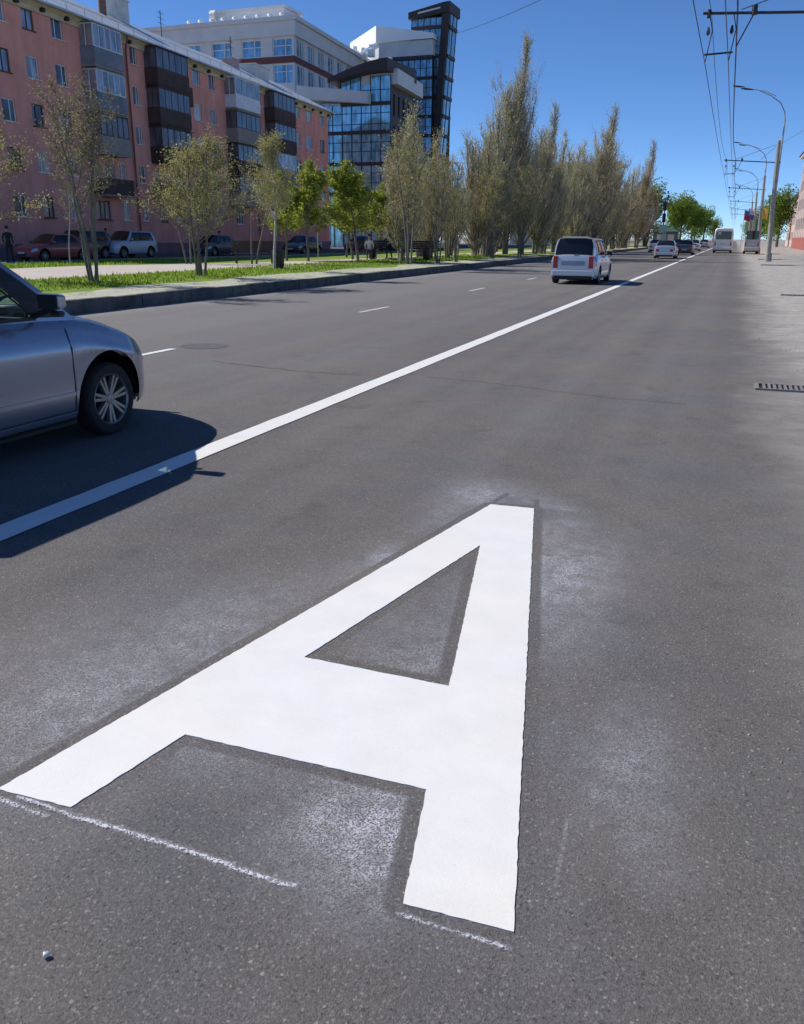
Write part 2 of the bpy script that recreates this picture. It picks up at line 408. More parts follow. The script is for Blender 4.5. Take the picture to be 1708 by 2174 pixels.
def ribbon(name, x, y0, y1, wd, z, mat, label, cat, group=None, seed=0, jit=.004, step=.12):
    rnd = random.Random(seed); n = max(2, int(min((y1-y0)/step, 700))); rows = []
    for i in range(n+1):
        y = y0+(y1-y0)*(i/n)**(1.6 if y1 > 100 else 1); rows.append([(x-wd/2+rnd.uniform(-jit, jit), y, z), (x+wd/2+rnd.uniform(-jit, jit), y, z)])
    b = MB(); b.grid([[r_[0] for r_ in rows], [r_[1] for r_ in rows]]); b.f = [tuple(reversed(f)) for f in b.f]
    return tag(b.build(name, mat), label, cat, group)
ribbon('lane_line', -3.67, -10, 420, .21, .006, M_PAINT, 'long unbroken white line beside the bus lane, running to the horizon', 'road marking', seed=3)
for i, (y0, lab) in enumerate([(8.9, 'white lane dash just ahead of the silver blue car'), (17.6, 'white lane dash in the middle distance left of the long line'),
                  (26.3, 'white lane dash nearer behind the white minivan'), (34.5, 'faint white lane dash left of the white minivan tailgate'),
                  (43.2, 'faint far lane dash level with the front of the white minivan'), (52, 'tiny far lane dash between minivan and silver sedan')]):
    ribbon('lane_dash', -7.58, y0, y0+1.75, .12, .006, M_WORN if i else M_PAINT, lab, 'road marking', 'broken lane line dashes', seed=10+i, step=.05, jit=.006)

# overspray left around the stencil: density per vertex, clean margin where the stencil lay
def seg_dist(P, a, b_):
    a = np.array(a); b_ = np.array(b_); d = b_-a; t = np.clip(((P-a)@d)/(d@d), 0, 1); return np.linalg.norm(P-(a+t[:, None]*d), axis=1), t
def inside(P, poly):
    r = np.zeros(len(P), bool)
    for i in range(len(poly)):
        (x0, y0), (x1, y1) = poly[i], poly[(i+1) % len(poly)]
        c = ((y0 > P[:, 1]) != (y1 > P[:, 1])) & (P[:, 0] < (x1-x0)*(P[:, 1]-y0)/(y1-y0+1e-12)+x0); r ^= c
    return r
gx = np.arange(-3.1, .75, .009); gy = np.arange(1.35, 6.1, .009); GX, GY = np.meshgrid(gx, gy); P = np.stack([GX.ravel(), GY.ravel()], 1)
dist = np.full(len(P), 9.)
for loop in (A_OUT, A_HOLE):
    for i in range(len(loop)): dist = np.minimum(dist, seg_dist(P, loop[i], loop[(i+1) % len(loop)])[0])
ins = inside(P, A_OUT) & ~inside(P, A_HOLE)
BL = [(-.76, 4.45, .16, .30, .34), (-.62, 3.95, .20, .42, .50), (-.50, 3.45, .15, .28, .30), (-.72, 4.75, .10, .12, .3),
      (-.13, 2.45, .11, .24, .32), (-.05, 2.15, .08, .13, .26), (.0, 2.0, .09, .10, .16),
      (-.80, 1.86, .16, .16, .62), (-.72, 1.75, .10, .14, .45), (-.88, 2.0, .2, .1, .3), (-1.38, 1.98, .12, .08, .28), (-1.2, 1.95, .25, .1, .14),
      (-.98, 2.85, .20, .12, .34), (-1.0, 3.05, .22, .25, .26), (-1.02, 3.5, .1, .3, .2),
      (-2.05, 2.2, .25, .45, .40), (-1.95, 2.75, .22, .40, .36), (-1.8, 3.2, .12, .3, .24), (-2.3, 2.3, .3, .5, .22), (-1.53, 3.85, .06, .14, .45), (-1.62, 3.6, .08, .2, .2),
      (-1.38, 5.15, .14, .20, .52), (-1.2, 5.25, .16, .16, .30), (-1.02, 5.13, .14, .1, .30), (-1.45, 4.75, .08, .3, .3), (-.85, 5.06, .1, .05, .35), (-.35, 4.2, .2, .3, .12)]
den = np.zeros(len(P))
for cx_, cy_, sx, sy, am in BL: den = np.maximum(den, 1.05*am**1.25*np.exp(-.5*(((P[:, 0]-cx_)/sx)**2+((P[:, 1]-cy_)/sy)**2)))
den += .035*np.exp(-(dist/.20)**2)
lip = np.exp(-((dist-.062)/.009)**2)*np.clip(den*1.5-.12, 0, 1)*.42*(.6+.4*np.sin(P[:, 0]*31)*np.sin(P[:, 1]*23))
den = np.maximum(den, 0)+lip
den *= np.clip((dist-.044)/.016, 0, 1); den[ins] = 0
# stencil cutting overrun marks stay clean: short bars at the letter's top corners
for a, b_ in (((-1.25, 4.96), (-1.21, 5.22)), ((-.965, 5.0), (-1.0, 5.15))):
    dd, _ = seg_dist(P, a, b_); den *= np.clip((dd-.012)/.01, 0, 1)
nx = len(gx); D2 = den.reshape(len(gy), nx); keep = []
used = np.full(len(P), -1); vs_, fs_, dv = [], [], []
def vid(i):
    if used[i] < 0: used[i] = len(vs_); vs_.append((float(P[i, 0]), float(P[i, 1]), .0015)); dv.append(float(den[i]))
    return int(used[i])
mx_ = np.maximum(np.maximum(D2[:-1, :-1], D2[1:, 1:]), np.maximum(D2[1:, :-1], D2[:-1, 1:]))
for j, i in zip(*np.nonzero(mx_ > .02)):
    a = j*nx+i; fs_.append((vid(a), vid(a+1), vid(a+nx+1), vid(a+nx)))
me = bpy.data.meshes.new('paint_dust'); me.from_pydata(vs_, [], fs_); me.materials.append(M_DUST)
at = me.attributes.new('dust', 'FLOAT', 'POINT'); at.data.foreach_set('value', dv)
ob = bpy.data.objects.new('paint_dust', me); COL.objects.link(ob)
tag(ob, 'speckled white overspray dusted on the asphalt round the letter', 'paint overspray', kind='stuff')

def chalk_line(pts, wd, label, strength=1.0, seed=0):
    """crumbly chalk stroke: a narrow sheet whose dust density peaks along the stroke"""
    rnd = random.Random(seed); L = sum(math.dist(pts[i], pts[i+1]) for i in range(len(pts)-1)); n = int(L/.006); acc = [0]
    for i in range(len(pts)-1): acc.append(acc[-1]+math.dist(pts[i], pts[i+1]))
    W_ = .03; m_ = 13; rows = []; dens = []; off = 0
    for k in range(n+1):
        s_ = L*k/n; x = float(np.interp(s_, acc, [p[0] for p in pts])); y = float(np.interp(s_, acc, [p[1] for p in pts])); off = off*.8+rnd.gauss(0, .0012)
        dx = pts[-1][0]-pts[0][0]; dy = pts[-1][1]-pts[0][1]; dl = math.hypot(dx, dy); nx_, ny_ = -dy/dl, dx/dl
        amp = strength*(.75+.22*math.sin(s_*23+seed)*math.sin(s_*7.3)+rnd.gauss(0, .20))*min(1, (k+1)/6, (n-k+1)/6)
        rows.append([(x+nx_*(q/(m_-1)-.5)*2*W_, y+ny_*(q/(m_-1)-.5)*2*W_, .0045) for q in range(m_)])
        dens += [max(0, (amp+rnd.gauss(0, .12)*strength)*math.exp(-((( (q/(m_-1)-.5)*2*W_)-off)/wd)**2)+.16*strength*math.exp(-(((q/(m_-1)-.5)*2*W_)/(wd*2.6))**2)-.02) for q in range(m_)]
    b = MB(); b.grid(rows); o = b.build('chalk_line', M_CHALK); at_ = o.data.attributes.new('dust', 'FLOAT', 'POINT'); at_.data.foreach_set('value', dens)
    return tag(o, label, 'road marking')
chalk_line([(-1.82, 1.606), (-1.62, 1.598), (-1.2, 1.588), (-.90, 1.572), (-.862, 1.577)], .0052, 'rough white chalk guide line under the left leg of the letter', 1.0, 1)
chalk_line([(-.60, 1.585), (-.45, 1.578), (-.30, 1.575)], .0045, 'faint chalk guide line under the right leg of the letter', .6, 2)
chalk_line([(-2.0, 1.585), (-1.85, 1.578), (-1.66, 1.568)], .007, 'faint broken chalk scrape at the foot of the left leg', .6, 5)
chalk_line([(-.262, 2.1), (-.25, 1.98), (-.243, 1.8)], .005, 'thin upright chalk scrape right of the right leg', .18, 6)

# asphalt repair patch, cracks, iron cover, gratings, pebble
M_PATCH = simple('repair_patch', (.095, .092, .100), .95, var=.2, scale=12)
b = MB(); rnd = random.Random(2)
b.add([(-7.36+.38*math.cos(a)*(1+rnd.uniform(-.08, .08)), 11.12+.33*math.sin(a)*(1+rnd.uniform(-.08, .08)), .004) for a in [i*6.2832/26 for i in range(26)]], [tuple(range(26))])
tag(b.build('asphalt_patch', M_PATCH), 'dark round asphalt patch at the end of a lane dash', 'road patch')
M_CRACK = simple('crack_fill', (.045, .044, .046), .95)
def crack(pts, wd, label, seed):
    rnd = random.Random(seed); P_ = []
    for i in range(len(pts)-1):
        n = max(3, int(math.dist(pts[i], pts[i+1])/.07))
        for k in range(n): t = k/n; P_.append((pts[i][0]+(pts[i+1][0]-pts[i][0])*t, pts[i][1]+(pts[i+1][1]-pts[i][1])*t+rnd.gauss(0, .018)))
    rows = [[(x, y-wd*rnd.uniform(.15, .6), .0035) for x, y in P_], [(x, y+wd*rnd.uniform(.15, .6), .0035) for x, y in P_]]
    b = MB(); b.grid(rows); tag(b.build('road_crack', M_CRACK), label, 'crack')
crack([(-6.4, 9.8), (-5.7, 9.62), (-4.9, 9.42), (-4.0, 9.42)], .016, 'hairline crack across the lane left of the long white line', 1)
crack([(-3.3, 9.62), (-2.6, 9.55), (-1.8, 9.3), (-1.0, 9.06), (-.2, 9.0)], .012, 'hairline crack across the bus lane beyond the letter', 2)
def grate(loc, label, nb=15):
    g_ = empty('drain_grate', loc, 0, label, 'drain', 'street drain gratings')
    f = MB(); W_, D_ = .92, .40
    f.box(0, W_, 0, .035, -.03, .022); f.box(0, W_, D_-.035, D_, -.03, .022); f.box(0, .04, .035, D_-.035, -.03, .022); f.box(W_-.04, W_, .035, D_-.035, -.03, .022)
    f.build('frame', M_STEELD, g_)
    p = MB(); p.add([(.04, .035, .005), (W_-.04, .035, .005), (W_-.04, D_-.035, .005), (.04, D_-.035, .005)], [(0, 1, 2, 3)]); p.build('pit', M_BLACKH, g_)
    s_ = MB()
    for i in range(1, nb): x = .04+(W_-.08)*i/nb; s_.box(x-.014, x+.014, .036, D_-.036, .006, .020)
    s_.build('bars', M_STEELD, g_); return g_
M_STEELD = simple('worn_iron', (.23, .215, .20), .75, .2, var=.3, scale=10); M_BLACKH = simple('pit_dark', (.008, .008, .009), 1)
grate((.40, 10.2, 0), 'iron drain grating with dark slots at the right edge of the road')
grate((1.46, 28.4, 0), 'distant dusty drain grating at the right roadside', 8)
b = MB(); rnd = random.Random(9)
b.lathe([(.0001, .0), (.0065, .002), (.0085, .006), (.006, .011), (.0001, .0125)], 9, c=(-1.31, 1.17, .003)); b.v = [(x+rnd.uniform(-.0014, .0014), y+rnd.uniform(-.0014, .0014), z*rnd.uniform(.85, 1.1)) for x, y, z in b.v]
tag(b.build('pebble', simple('pebble_stone', (.75, .72, .68), .8), smooth=60), 'small white pebble lying on the asphalt at the lower left', 'pebble')

rnd = random.Random(77); b = MB()
for i in range(1500):
    y = 2.5+44*rnd.random()**1.6; x = .35+rnd.gauss(0, .35)+1.9*rnd.random()**1.3
    if x < .1 or x > 3.2: continue
    r_ = rnd.uniform(.003, .0075)*(1+(y > 12)*.7); h_ = r_*rnd.uniform(.4, .9); a0 = rnd.uniform(0, 6); n_ = 5
    ring = [(x+r_*rnd.uniform(.7, 1.2)*math.cos(a0+k*6.283/n_), y+r_*rnd.uniform(.7, 1.2)*math.sin(a0+k*6.283/n_)) for k in range(n_)]
    b.add([(p[0], p[1], .0) for p in ring]+[(x+(p[0]-x)*.6, y+(p[1]-y)*.6, h_) for p in ring], [(k, (k+1) % n_, n_+(k+1) % n_, n_+k) for k in range(n_)]+[tuple(range(n_, 2*n_))])
tag(b.build('gravel', simple('roadside_grit', (.24, .225, .205), .95, var=.5, scale=40)), 'loose grit scattered along the dusty right edge of the road', 'gravel', kind='stuff')
for y_, x_ in ((61, 1.7), (78, 1.9)):
    b = MB(); b.box(x_, 9.9, y_, y_+.22, -.02, .07); tag(b.build('kerb', M_CONC, bevel=.02), kind='structure')

# ---------------------------------------------------------------- facade helper
def wall_open(b, x0, x1, z0, z1, openings, y=0, depth=.14):
    """wall in the plane y with rectangular openings (x0,x1,z0,z1) and reveals going to y+depth"""
    xs = sorted({x0, x1, *[o[0] for o in openings], *[o[1] for o in openings]}); zs = sorted({z0, z1, *[o[2] for o in openings], *[o[3] for o in openings]})
    xs = [x for x in xs if x0-1e-6 <= x <= x1+1e-6]
    for i in range(len(xs)-1):
        for j in range(len(zs)-1):
            cx_, cz_ = (xs[i]+xs[i+1])/2, (zs[j]+zs[j+1])/2
            if any(o[0] < cx_ < o[1] and o[2] < cz_ < o[3] for o in openings): continue
            b.quad((xs[i], y, zs[j]), (xs[i+1], y, zs[j]), (xs[i+1], y, zs[j+1]), (xs[i], y, zs[j+1]))
    for a, c, e, f in openings:
        b.quad((a, y, e), (a, y, f), (a, y+depth, f), (a, y+depth, e)); b.quad((c, y, f), (c, y, e), (c, y+depth, e), (c, y+depth, f))
        b.quad((a, y, f), (c, y, f), (c, y+depth, f), (a, y+depth, f)); b.quad((c, y, e), (a, y, e), (a, y+depth, e), (c, y+depth, e))
def window(parent, a, c, e, f, y, fm, gm, mull=1, sill=True, trans=0, rng=random):
    """frame ring + mullions, pane as sub-part"""
    t = .06; b = MB(); y0, y1 = y, y+.06
    b.box(a, a+t, y0, y1, e, f); b.box(c-t, c, y0, y1, e, f); b.box(a+t, c-t, y0, y1, e, e+t); b.box(a+t, c-t, y0, y1, f-t, f)
    xs = [a+t+(c-a-2*t)*(k+1)/(mull+1) for k in range(mull)]
    if mull == 1: xs = [a+(c-a)*rng.choice((.38, .5, .62))]
    for x in xs: b.box(x-.03, x+.03, y0-.004, y1-.004, e+t, f-t)
    if sill: b.box(a-.05, c+.05, y-.22, y-.005, e-.05, e-.005)
    w_ = b.build('window', fm, parent)
    g_ = MB(); g_.quad((a+t, y+.035, e+t), (c-t, y+.035, e+t), (c-t, y+.035, f-t), (a+t, y+.035, f-t)); g_.build('pane', gm, w_)
    return w_

# ---------------------------------------------------------------- pink five storey block
M_PINK = plaster('pink_plaster', (.86, .365, .295), (.88, .43, .355)); M_BEIGE = simple('beige_cornice', (.58, .48, .33), .9, var=.2, scale=1.2)
M_ROOF = seam_metal('roof_sheet', (.50, .56, .60)); M_PLINTH = simple('plinth', (.26, .16, .17), .9, scale=1)
PINK = empty('apartment_block', (-42, 47, 0), math.atan2(.9972, -.0747), 'pink five storey apartment block with stacked balconies and pale metal roof', 'building')
WR = random.Random(12)
M_CURT = mirror_glass('curtained_glass', (.50, .50, .48), .25, .1); M_DGL = mirror_glass('dark_house_glass', (.10, .12, .15), .12, .3)
S0, S1, ZT = -12., 50.64, 15.0
cols = [(-10.2, -9.2), (-6.9, -5.9), (-3.45, -2.4), (-.8, .18), (1.95, 2.95), (8.05, 8.85), (10.65, 11.4), (19.65, 20.75), (22.4, 23.4), (31.8, 32.65), (41.2, 42.3), (44.1, 45.7), (48.2, 49.4)]
cols0 = cols+[(4.85, 6.4), (13.2, 14.2), (15.4, 16.4), (26.4, 27.8), (34.4, 36)]
ops = []
for k in range(5):
    zb = 2.67+2.72*k
    for c in (cols0 if k == 0 else cols): ops.append((c[0]-.06, c[1]+.06, zb-.06, zb+1.22))
b = MB(); wall_open(b, S0, S1, 1.0, ZT, ops); b.build('wall', M_PINK, PINK)
b = MB(); b.box(S0, S1+.03, -.05, 12, 0, 1.0); b.build('plinth', M_PLINTH, PINK)
b = MB(); b.quad((S1, 0, 1), (S1, 12, 1), (S1, 12, ZT), (S1, 0, ZT)); b.quad((S0, 12, 1), (S0, 0, 1), (S0, 0, ZT), (S0, 12, ZT)); b.quad((S1, 12, 1), (S0, 12, 1), (S0, 12, ZT), (S1, 12, ZT))
b.add([(S1, 0, ZT), (S1, 12, ZT), (S1, 6, 18.3)], [(0, 1, 2)]); b.build('end_wall', M_PINK, PINK)
b = MB(); b.quad((S0, 2.0, 1.2), (S1-.3, 2.0, 1.2), (S1-.3, 2.0, ZT-.2), (S0, 2.0, ZT-.2)); b.build('room_back', M_INNER, PINK)
for (a, c, e, f) in ops:
    white = WR.random() < .75
    window(PINK, a, c, e, f, .08, M_WFRAME if white else M_BFRAME, WR.choice((M_WGLASS, M_WGLASS, M_CURT, M_DGL)), 2 if c-a > 1.3 else 1, rng=WR)
# cornice: cove frieze under the eaves, vents in it
b = MB(); pr = [(-.02, 14.58), (-.10, 14.60), (-.14, 14.85), (-.45, 15.08), (-.62, 15.12), (-.62, 15.2)]
b.grid([[(S0, y, z) for y, z in pr], [(S1+.3, y, z) for y, z in pr]]); b.build('cornice', M_BEIGE, PINK)
x = S0+1
while x < S1:
    b = MB(); b.box(x, x+.28, -.36, -.10, 14.70, 14.93); b.build('vent', M_BLACK, PINK); x += 2.35
b = MB(); ov = .75
b.add([(S0-.3, -ov, 15.16), (S1+.45, -ov, 15.16), (S1+.45, 6, 18.4), (S0-.3, 6, 18.4), (S0-.3, 12+ov, 15.16), (S1+.45, 12+ov, 15.16)], [(0, 1, 2, 3), (3, 2, 5, 4)])
b.box(S0-.3, S1+.45, -ov-.03, -ov-.004, 15.06, 15.18)
rf = b.build('roof', M_ROOF, PINK)
b = MB()
for x in np.arange(S0, S1, 1.9): b.box(x, x+.03, -.35, -.32, 15.3, 15.75)
b.box(S0, S1, -.35, -.33, 15.76, 15.79); b.build('snow_rail', M_STEEL, rf)
def chimney(x0, x1, y0, y1, z1, mt, cap=True):
    b = MB(); b.box(x0, x1, y0, y1, 15.4, z1)
    if cap: b.box(x0-.1, x1+.1, y0-.1, y1+.1, z1+.002, z1+.14)
    b.build('chimney', mt, PINK, bevel=.02)
M_CHW = simple('chimney_white', (.62, .60, .56), .9, scale=1.5); M_RUST = simple('rusty_pipe', (.23, .13, .10), .85, var=.3)
chimney(17.3, 19.2, 5.2, 6.6, 19.6, M_CHW); chimney(40.3, 43.6, 4.0, 6.0, 18.6, M_CHW); chimney(36.0, 37.6, 4.5, 5.6, 18.4, simple('chimney_pink', (.50, .36, .33), .9))
b = MB(); b.tube([(15.5, 5.2, 16.5), (15.5, 5.2, 21.5)], .30, 12); b.build('flue_pipe', M_RUST, PINK)
b = MB(); b.tube([(24.4, 5.4, 17), (24.4, 5.4, 20.2)], .035, 6)
for z in (19.2, 19.6, 20.0): b.tube([(23.9, 5.4, z), (24.9, 5.4, z)], .02, 5)
b.build('antenna', M_DARKM, PINK)
b = MB(); b.tube([(36.8, 5, 18), (36.8, 5, 20.6)], .05, 6); b.tube([(36.3, 5, 19.6), (37.3, 5, 19.6)], .03, 5); b.tube([(36.4, 5, 20.1), (37.2, 5, 20.1)], .03, 5); b.build('antenna', M_DARKM, PINK)
for s_ in (9.9, 30.95, -8):
    b = MB(); b.tube([(s_-.35, -.6, 15.05), (s_-.1, -.3, 14.6), (s_, -.14, 14.2), (s_, -.14, .6)], .065, 8); b.build('drainpipe', M_RUST, PINK)
b = MB(); b.tube([(S1-.05, -.62, 15.05), (S1-.05, -.14, 14.3), (S1-.05, -.14, .6)], .06, 8); b.build('drainpipe', M_RUST, PINK)
# balconies
def battens(name, col):
    k = NT(name); sp = k.new('SeparateXYZ'); k.ln(k.coord(), sp.inputs[0]); fr = k.math('FRACT', k.math('MULTIPLY', sp.outputs[0], 4.6)); gap = k.math('LESS_THAN', fr, .14)
    c = k.ramp(k.noise(1.4, 4, .6), [(.3, tuple(x*.75 for x in col)), (.7, tuple(x*1.25 for x in col))]); c = k.mix(k.math('MULTIPLY', gap, .6), c, tuple(x*.35 for x in col))
    k.setp(Base_Color=c, Roughness=.8); k.bump(gap, .4, .03); return k.m
M_BG = battens('balcony_grey', (.22, .23, .28)); M_BB = battens('balcony_brown', (.085, .052, .045)); M_BW = simple('balcony_white', (.74, .76, .82), .6)
M_BT = simple('balcony_tan', (.33, .28, .25), .85); M_DGLASS = mirror_glass('balcony_glass', (.15, .16, .19), .18, .25)
def balcony(x0, x1, zf, kind, dep=1.05):
    pm, fm = {'grey': (M_BG, M_WFRAME), 'white': (M_BW, M_WFRAME), 'brown': (M_BB, M_BFRAME), 'tan': (M_BT, M_BFRAME), 'open': (M_BB, None)}[kind]
    b = MB(); b.box(x0, x1, -dep, -.003, zf-.14, zf); bal = b.build('balcony', M_BT if kind != 'brown' else M_BB, PINK)
    b = MB(); b.box(x0-.03, x1+.03, -dep-.05, -dep+.01, zf+.002, zf+1.05); b.box(x0-.03, x0+.03, -dep+.012, -.003, zf+.002, zf+1.05); b.box(x1-.03, x1+.03, -dep+.012, -.003, zf+.002, zf+1.05)
    b.build('parapet', pm, bal)
    if fm:
        zt = zf+2.45; n = 5; b = MB(); z0 = zf+1.055
        b.box(x0, x1, -dep-.02, -dep+.04, z0, z0+.07); b.box(x0, x1, -dep-.02, -dep+.04, zt-.07, zt)
        for i in range(n+1):
            x = x0+.03+(x1-x0-.06)*i/n; b.box(x-.03, x+.03, -dep-.024, -dep+.044, z0+.07, zt-.07)
        for xx in (x0, x1-.05): b.box(xx, xx+.05, -dep+.045, -.003, zt-.07, zt); b.box(xx, xx+.05, -.5, -.44, z0, zt-.07)
        b.build('glazing_frame', fm, bal)
        g_ = MB(); g_.box(x0+.02, x1-.02, -dep, -.02, z0+.03, zt-.03); g_.build('glazing', M_WGLASS if kind in ('grey', 'white') else M_DGLASS, bal)
        b = MB(); b.box(x0-.12, x1+.12, -dep-.14, -.003, zt+.002, zt+.06); b.build('canopy', M_BFRAME if kind == 'brown' else pm, bal)
    else:
        b = MB(); b.box(x0+.4, x0+1.2, -.03, -.004, zf, zf+2.1); b.box(x0+1.6, x1-.6, -.03, -.004, zf+.8, zf+2.1); b.build('balcony_door', M_DGLASS, bal)
for (x0, x1, kinds) in ((4.7, 8.0, ('grey', 'grey', 'tan', 'open')), (12.4, 17.0, ('brown', 'brown', 'brown', 'open')), (25.2, 30.1, ('white', 'tan', 'brown', 'tan')), (33.4, 38.6, ('brown', 'brown', 'grey', 'brown'))):
    for j, kd in enumerate(kinds): balcony(x0, x1, 12.45-2.72*j, kd)
b = MB(); b.box(17.6, 18.6, -.5, -.02, 11.6, 13.0); b.build('awning_box', M_BB, PINK)

# ---------------------------------------------------------------- office complex
M_OWALL = simple('office_cladding', (.56, .57, .58), .5, var=.08, scale=.5); M_OWH = simple('office_white', (.80, .80, .80), .5, var=.04, scale=.5)
M_OGL = mirror_glass('office_glass', (.32, .62, .76), .07, .42); M_OGL2 = mirror_glass('tower_glass', (.22, .42, .56), .07, .45); M_BURG = simple('burgundy_band', (.13, .045, .04), .7)
M_DBR = simple('dark_brown_cladding', (.035, .022, .022), .6)
# long wing with the white cornice
WING = empty('office_wing', (-61.4, 120, 0), 0, 'pale office wing with deep white cornice and burgundy band behind the pink block', 'building')
def face(parent, name, org, ang, x1, z1, wins, mat, frame, gl):
    """wall from the origin along direction ang, outside to the right of it (local -y)"""
    xf = Matrix.Translation(org) @ Matrix.Rotation(ang, 4, 'Z')
    b = MB(); wall_open(b, 0, x1, 0, z1, wins, 0, .35); w_ = b.build(name, mat, parent, xf=xf)
    for (a, c, e, f) in wins:
        b = MB(); t = .1
        b.box(a, a+t, .2, .3, e, f); b.box(c-t, c, .2, .3, e, f); b.box(a+t, c-t, .2, .3, e, e+t); b.box(a+t, c-t, .2, .3, f-t, f); b.box((a*.35+c*.65)-.05, (a*.35+c*.65)+.05, .2, .29, e+t, f-t)
        if c-a > 3: b.box(a+t, c-t, .2, .28, f-1.0, f-.92)
        wo = b.build('window', frame, parent, xf=xf)
        g_ = MB(); g_.quad((a, .27, e), (c, .27, e), (c, .27, f), (a, .27, f)); g_.build('pane', gl, wo, xf=xf)
    return xf
rows_ = [(25.95, 28.2), (22.4, 24.9), (19, 21.4), (15.6, 18)]
wf = [(x, x+3.1, z0, z1) for z0, z1 in rows_[:2] for x in (1.5, 6.6, 11.6, 16.6, 21.6, 26.6)]
face(WING, 'wall', (-30, 0, 0), 0, 30, 28.35, wf, M_OWALL, M_WFRAME, M_OGL2)       # front, seen square on
SA = math.atan2(1, -.075)
wsd = [(x, x+2.5, z0, z1) for z0, z1 in rows_ for x in [1+4.15*i for i in range(13)]]
face(WING, 'wall', (0, 0, 0), SA, 58, 28.35, wsd, M_OWALL, M_WFRAME, M_OGL2)
ux, uy = math.cos(SA), math.sin(SA)
b = MB(); b.prism([(-30, -.5), (.5, -.5), (.5+58*ux, 58*uy), (-30+58*ux, 58*uy)], 28.36, 30.2); b.prism([(-30, -.9), (.9, -.9), (.9+58*ux, 58.4*uy), (-30+58*ux, 58.4*uy)], 30.21, 30.75); b.build('cornice', M_OWALL, WING)
b = MB(); b.box(-30, .06, -.10, -.004, 25.0, 25.85); b.build('band', M_BURG, WING)
b = MB(); b.box(0, 58, -.10, -.004, 25.0, 25.85); b.build('band', M_BURG, WING, xf=Matrix.Rotation(SA, 4, 'Z'))
b = MB(); b.box(-13.2, -2.4, 2, 7, 30.8, 32.4); b.box(-13.6, -2.0, 1.6, 7.4, 32.41, 32.75); b.build('penthouse', M_OWH, WING)
b = MB(); b.tube([(-13.9, 1.2, 32.0), (-13.0, 1.2, 32.0)], .7, 14); b.build('roof_fan', M_WHITE, WING)
for i in range(9):
    b = MB(); x = -17+1.9*i; b.lathe([(.0001, 31.45), (.35, 31.35), (.42, 31.1), (.15, 30.95), (.15, 30.76)], 10, c=(x, .2, 0)); b.build('roof_vent', M_OWH, WING, smooth=50)
# glazed front volume with curved dark roof
G = empty('glass_office', (-48, 112, 0), 0, 'blue glass office front with curved dark roof and white band', 'building')
def curtain(parent, x0, x1, z0, z1, y, bands, nmul, gl, xf=None, band_h=.42, hm=()):
    g_ = MB(); g_.quad((x0, y, z0), (x1, y, z0), (x1, y, z1), (x0, y, z1)); g_.build('glazing', gl, parent, xf=xf)
    b = MB()
    for i in range(nmul+1): x = x0+(x1-x0)*i/nmul; b.box(x-.05, x+.05, y-.08, y-.003, z0, z1)
    for z in hm: b.box(x0, x1, y-.07, y-.002, z-.035, z+.035)
    b.build('mullions', M_DARKM, parent, xf=xf)
    for z in bands:
        b = MB(); b.box(x0, x1, y-.25, y-.09, z-band_h/2, z+band_h/2); b.build('floor_band', M_DBR, parent, xf=xf)
curtain(G, -8, 4.4, 0, 17.9, 0, (14.6, 10.75, 7.0), 9, M_OGL, hm=(15.6, 16.9, 13.4, 12.3, 9.6, 8.4))
curtain(G, -2.6, 4.4, 17.9, 21.3, 0, (18.0,), 5, M_OGL, hm=(19.6,))
b = MB(); b.add([(-8.4, -1.4, 18.85), (1.75, -1.4, 17.9), (1.75, -1.4, 19.25), (-8.4, -1.4, 20.4), (-8.4, 3, 18.85), (1.75, -.3, 17.9), (1.75, -.3, 19.25), (-8.4, 3, 20.4)], [(0, 1, 2, 3), (1, 5, 6, 2), (3, 2, 6, 7), (0, 4, 5, 1), (4, 0, 3, 7), (5, 4, 7, 6)]); b.build('white_band', M_OWALL, G)
rows = []
for i in range(9):
    t = i/8; x = -3.6+8.3*t; zt = 20.9+2.0*math.sin(t*1.45); th = .55+.85*t
    rows.append([(x, -2.0, zt-th), (x, -2.0, zt), (x, 9, zt+.3), (x, 9, zt-th)])
b = MB(); b.grid(rows, True); b.add(rows[0], [(0, 1, 2, 3)]); b.add(rows[-1], [(3, 2, 1, 0)]); b.build('curved_roof', M_DBR, G)
xfs = Matrix.Translation((4.4, 0, 0)) @ Matrix.Rotation(SA, 4, 'Z')
b = MB(); wall_open(b, 0, 12, 0, 20.2, [(x, x+.9, z0, z0+2.6) for x in (1.0, 3.2, 5.4, 7.6, 9.8) for z0 in (16.6, 12.8, 9)], 0, .3); b.build('side_wall', M_DBR, G, xf=xfs)
b = MB(); b.quad((0, .28, 6), (12, .28, 6), (12, .28, 20), (0, .28, 20)); b.build('side_glazing', M_WHITE, G, xf=xfs)
b = MB(); b.box(.2, 12.6, -.9, 4, 20.2, 22.0); b.build('side_cornice', M_OWALL, G, xf=xfs)
b = MB(); b.box(-8, 2.6, .3, 12, 0, 17.8); b.box(-2.5, 2.6, .3, 9, 17.81, 20.2); b.build('core', M_INNER, G)
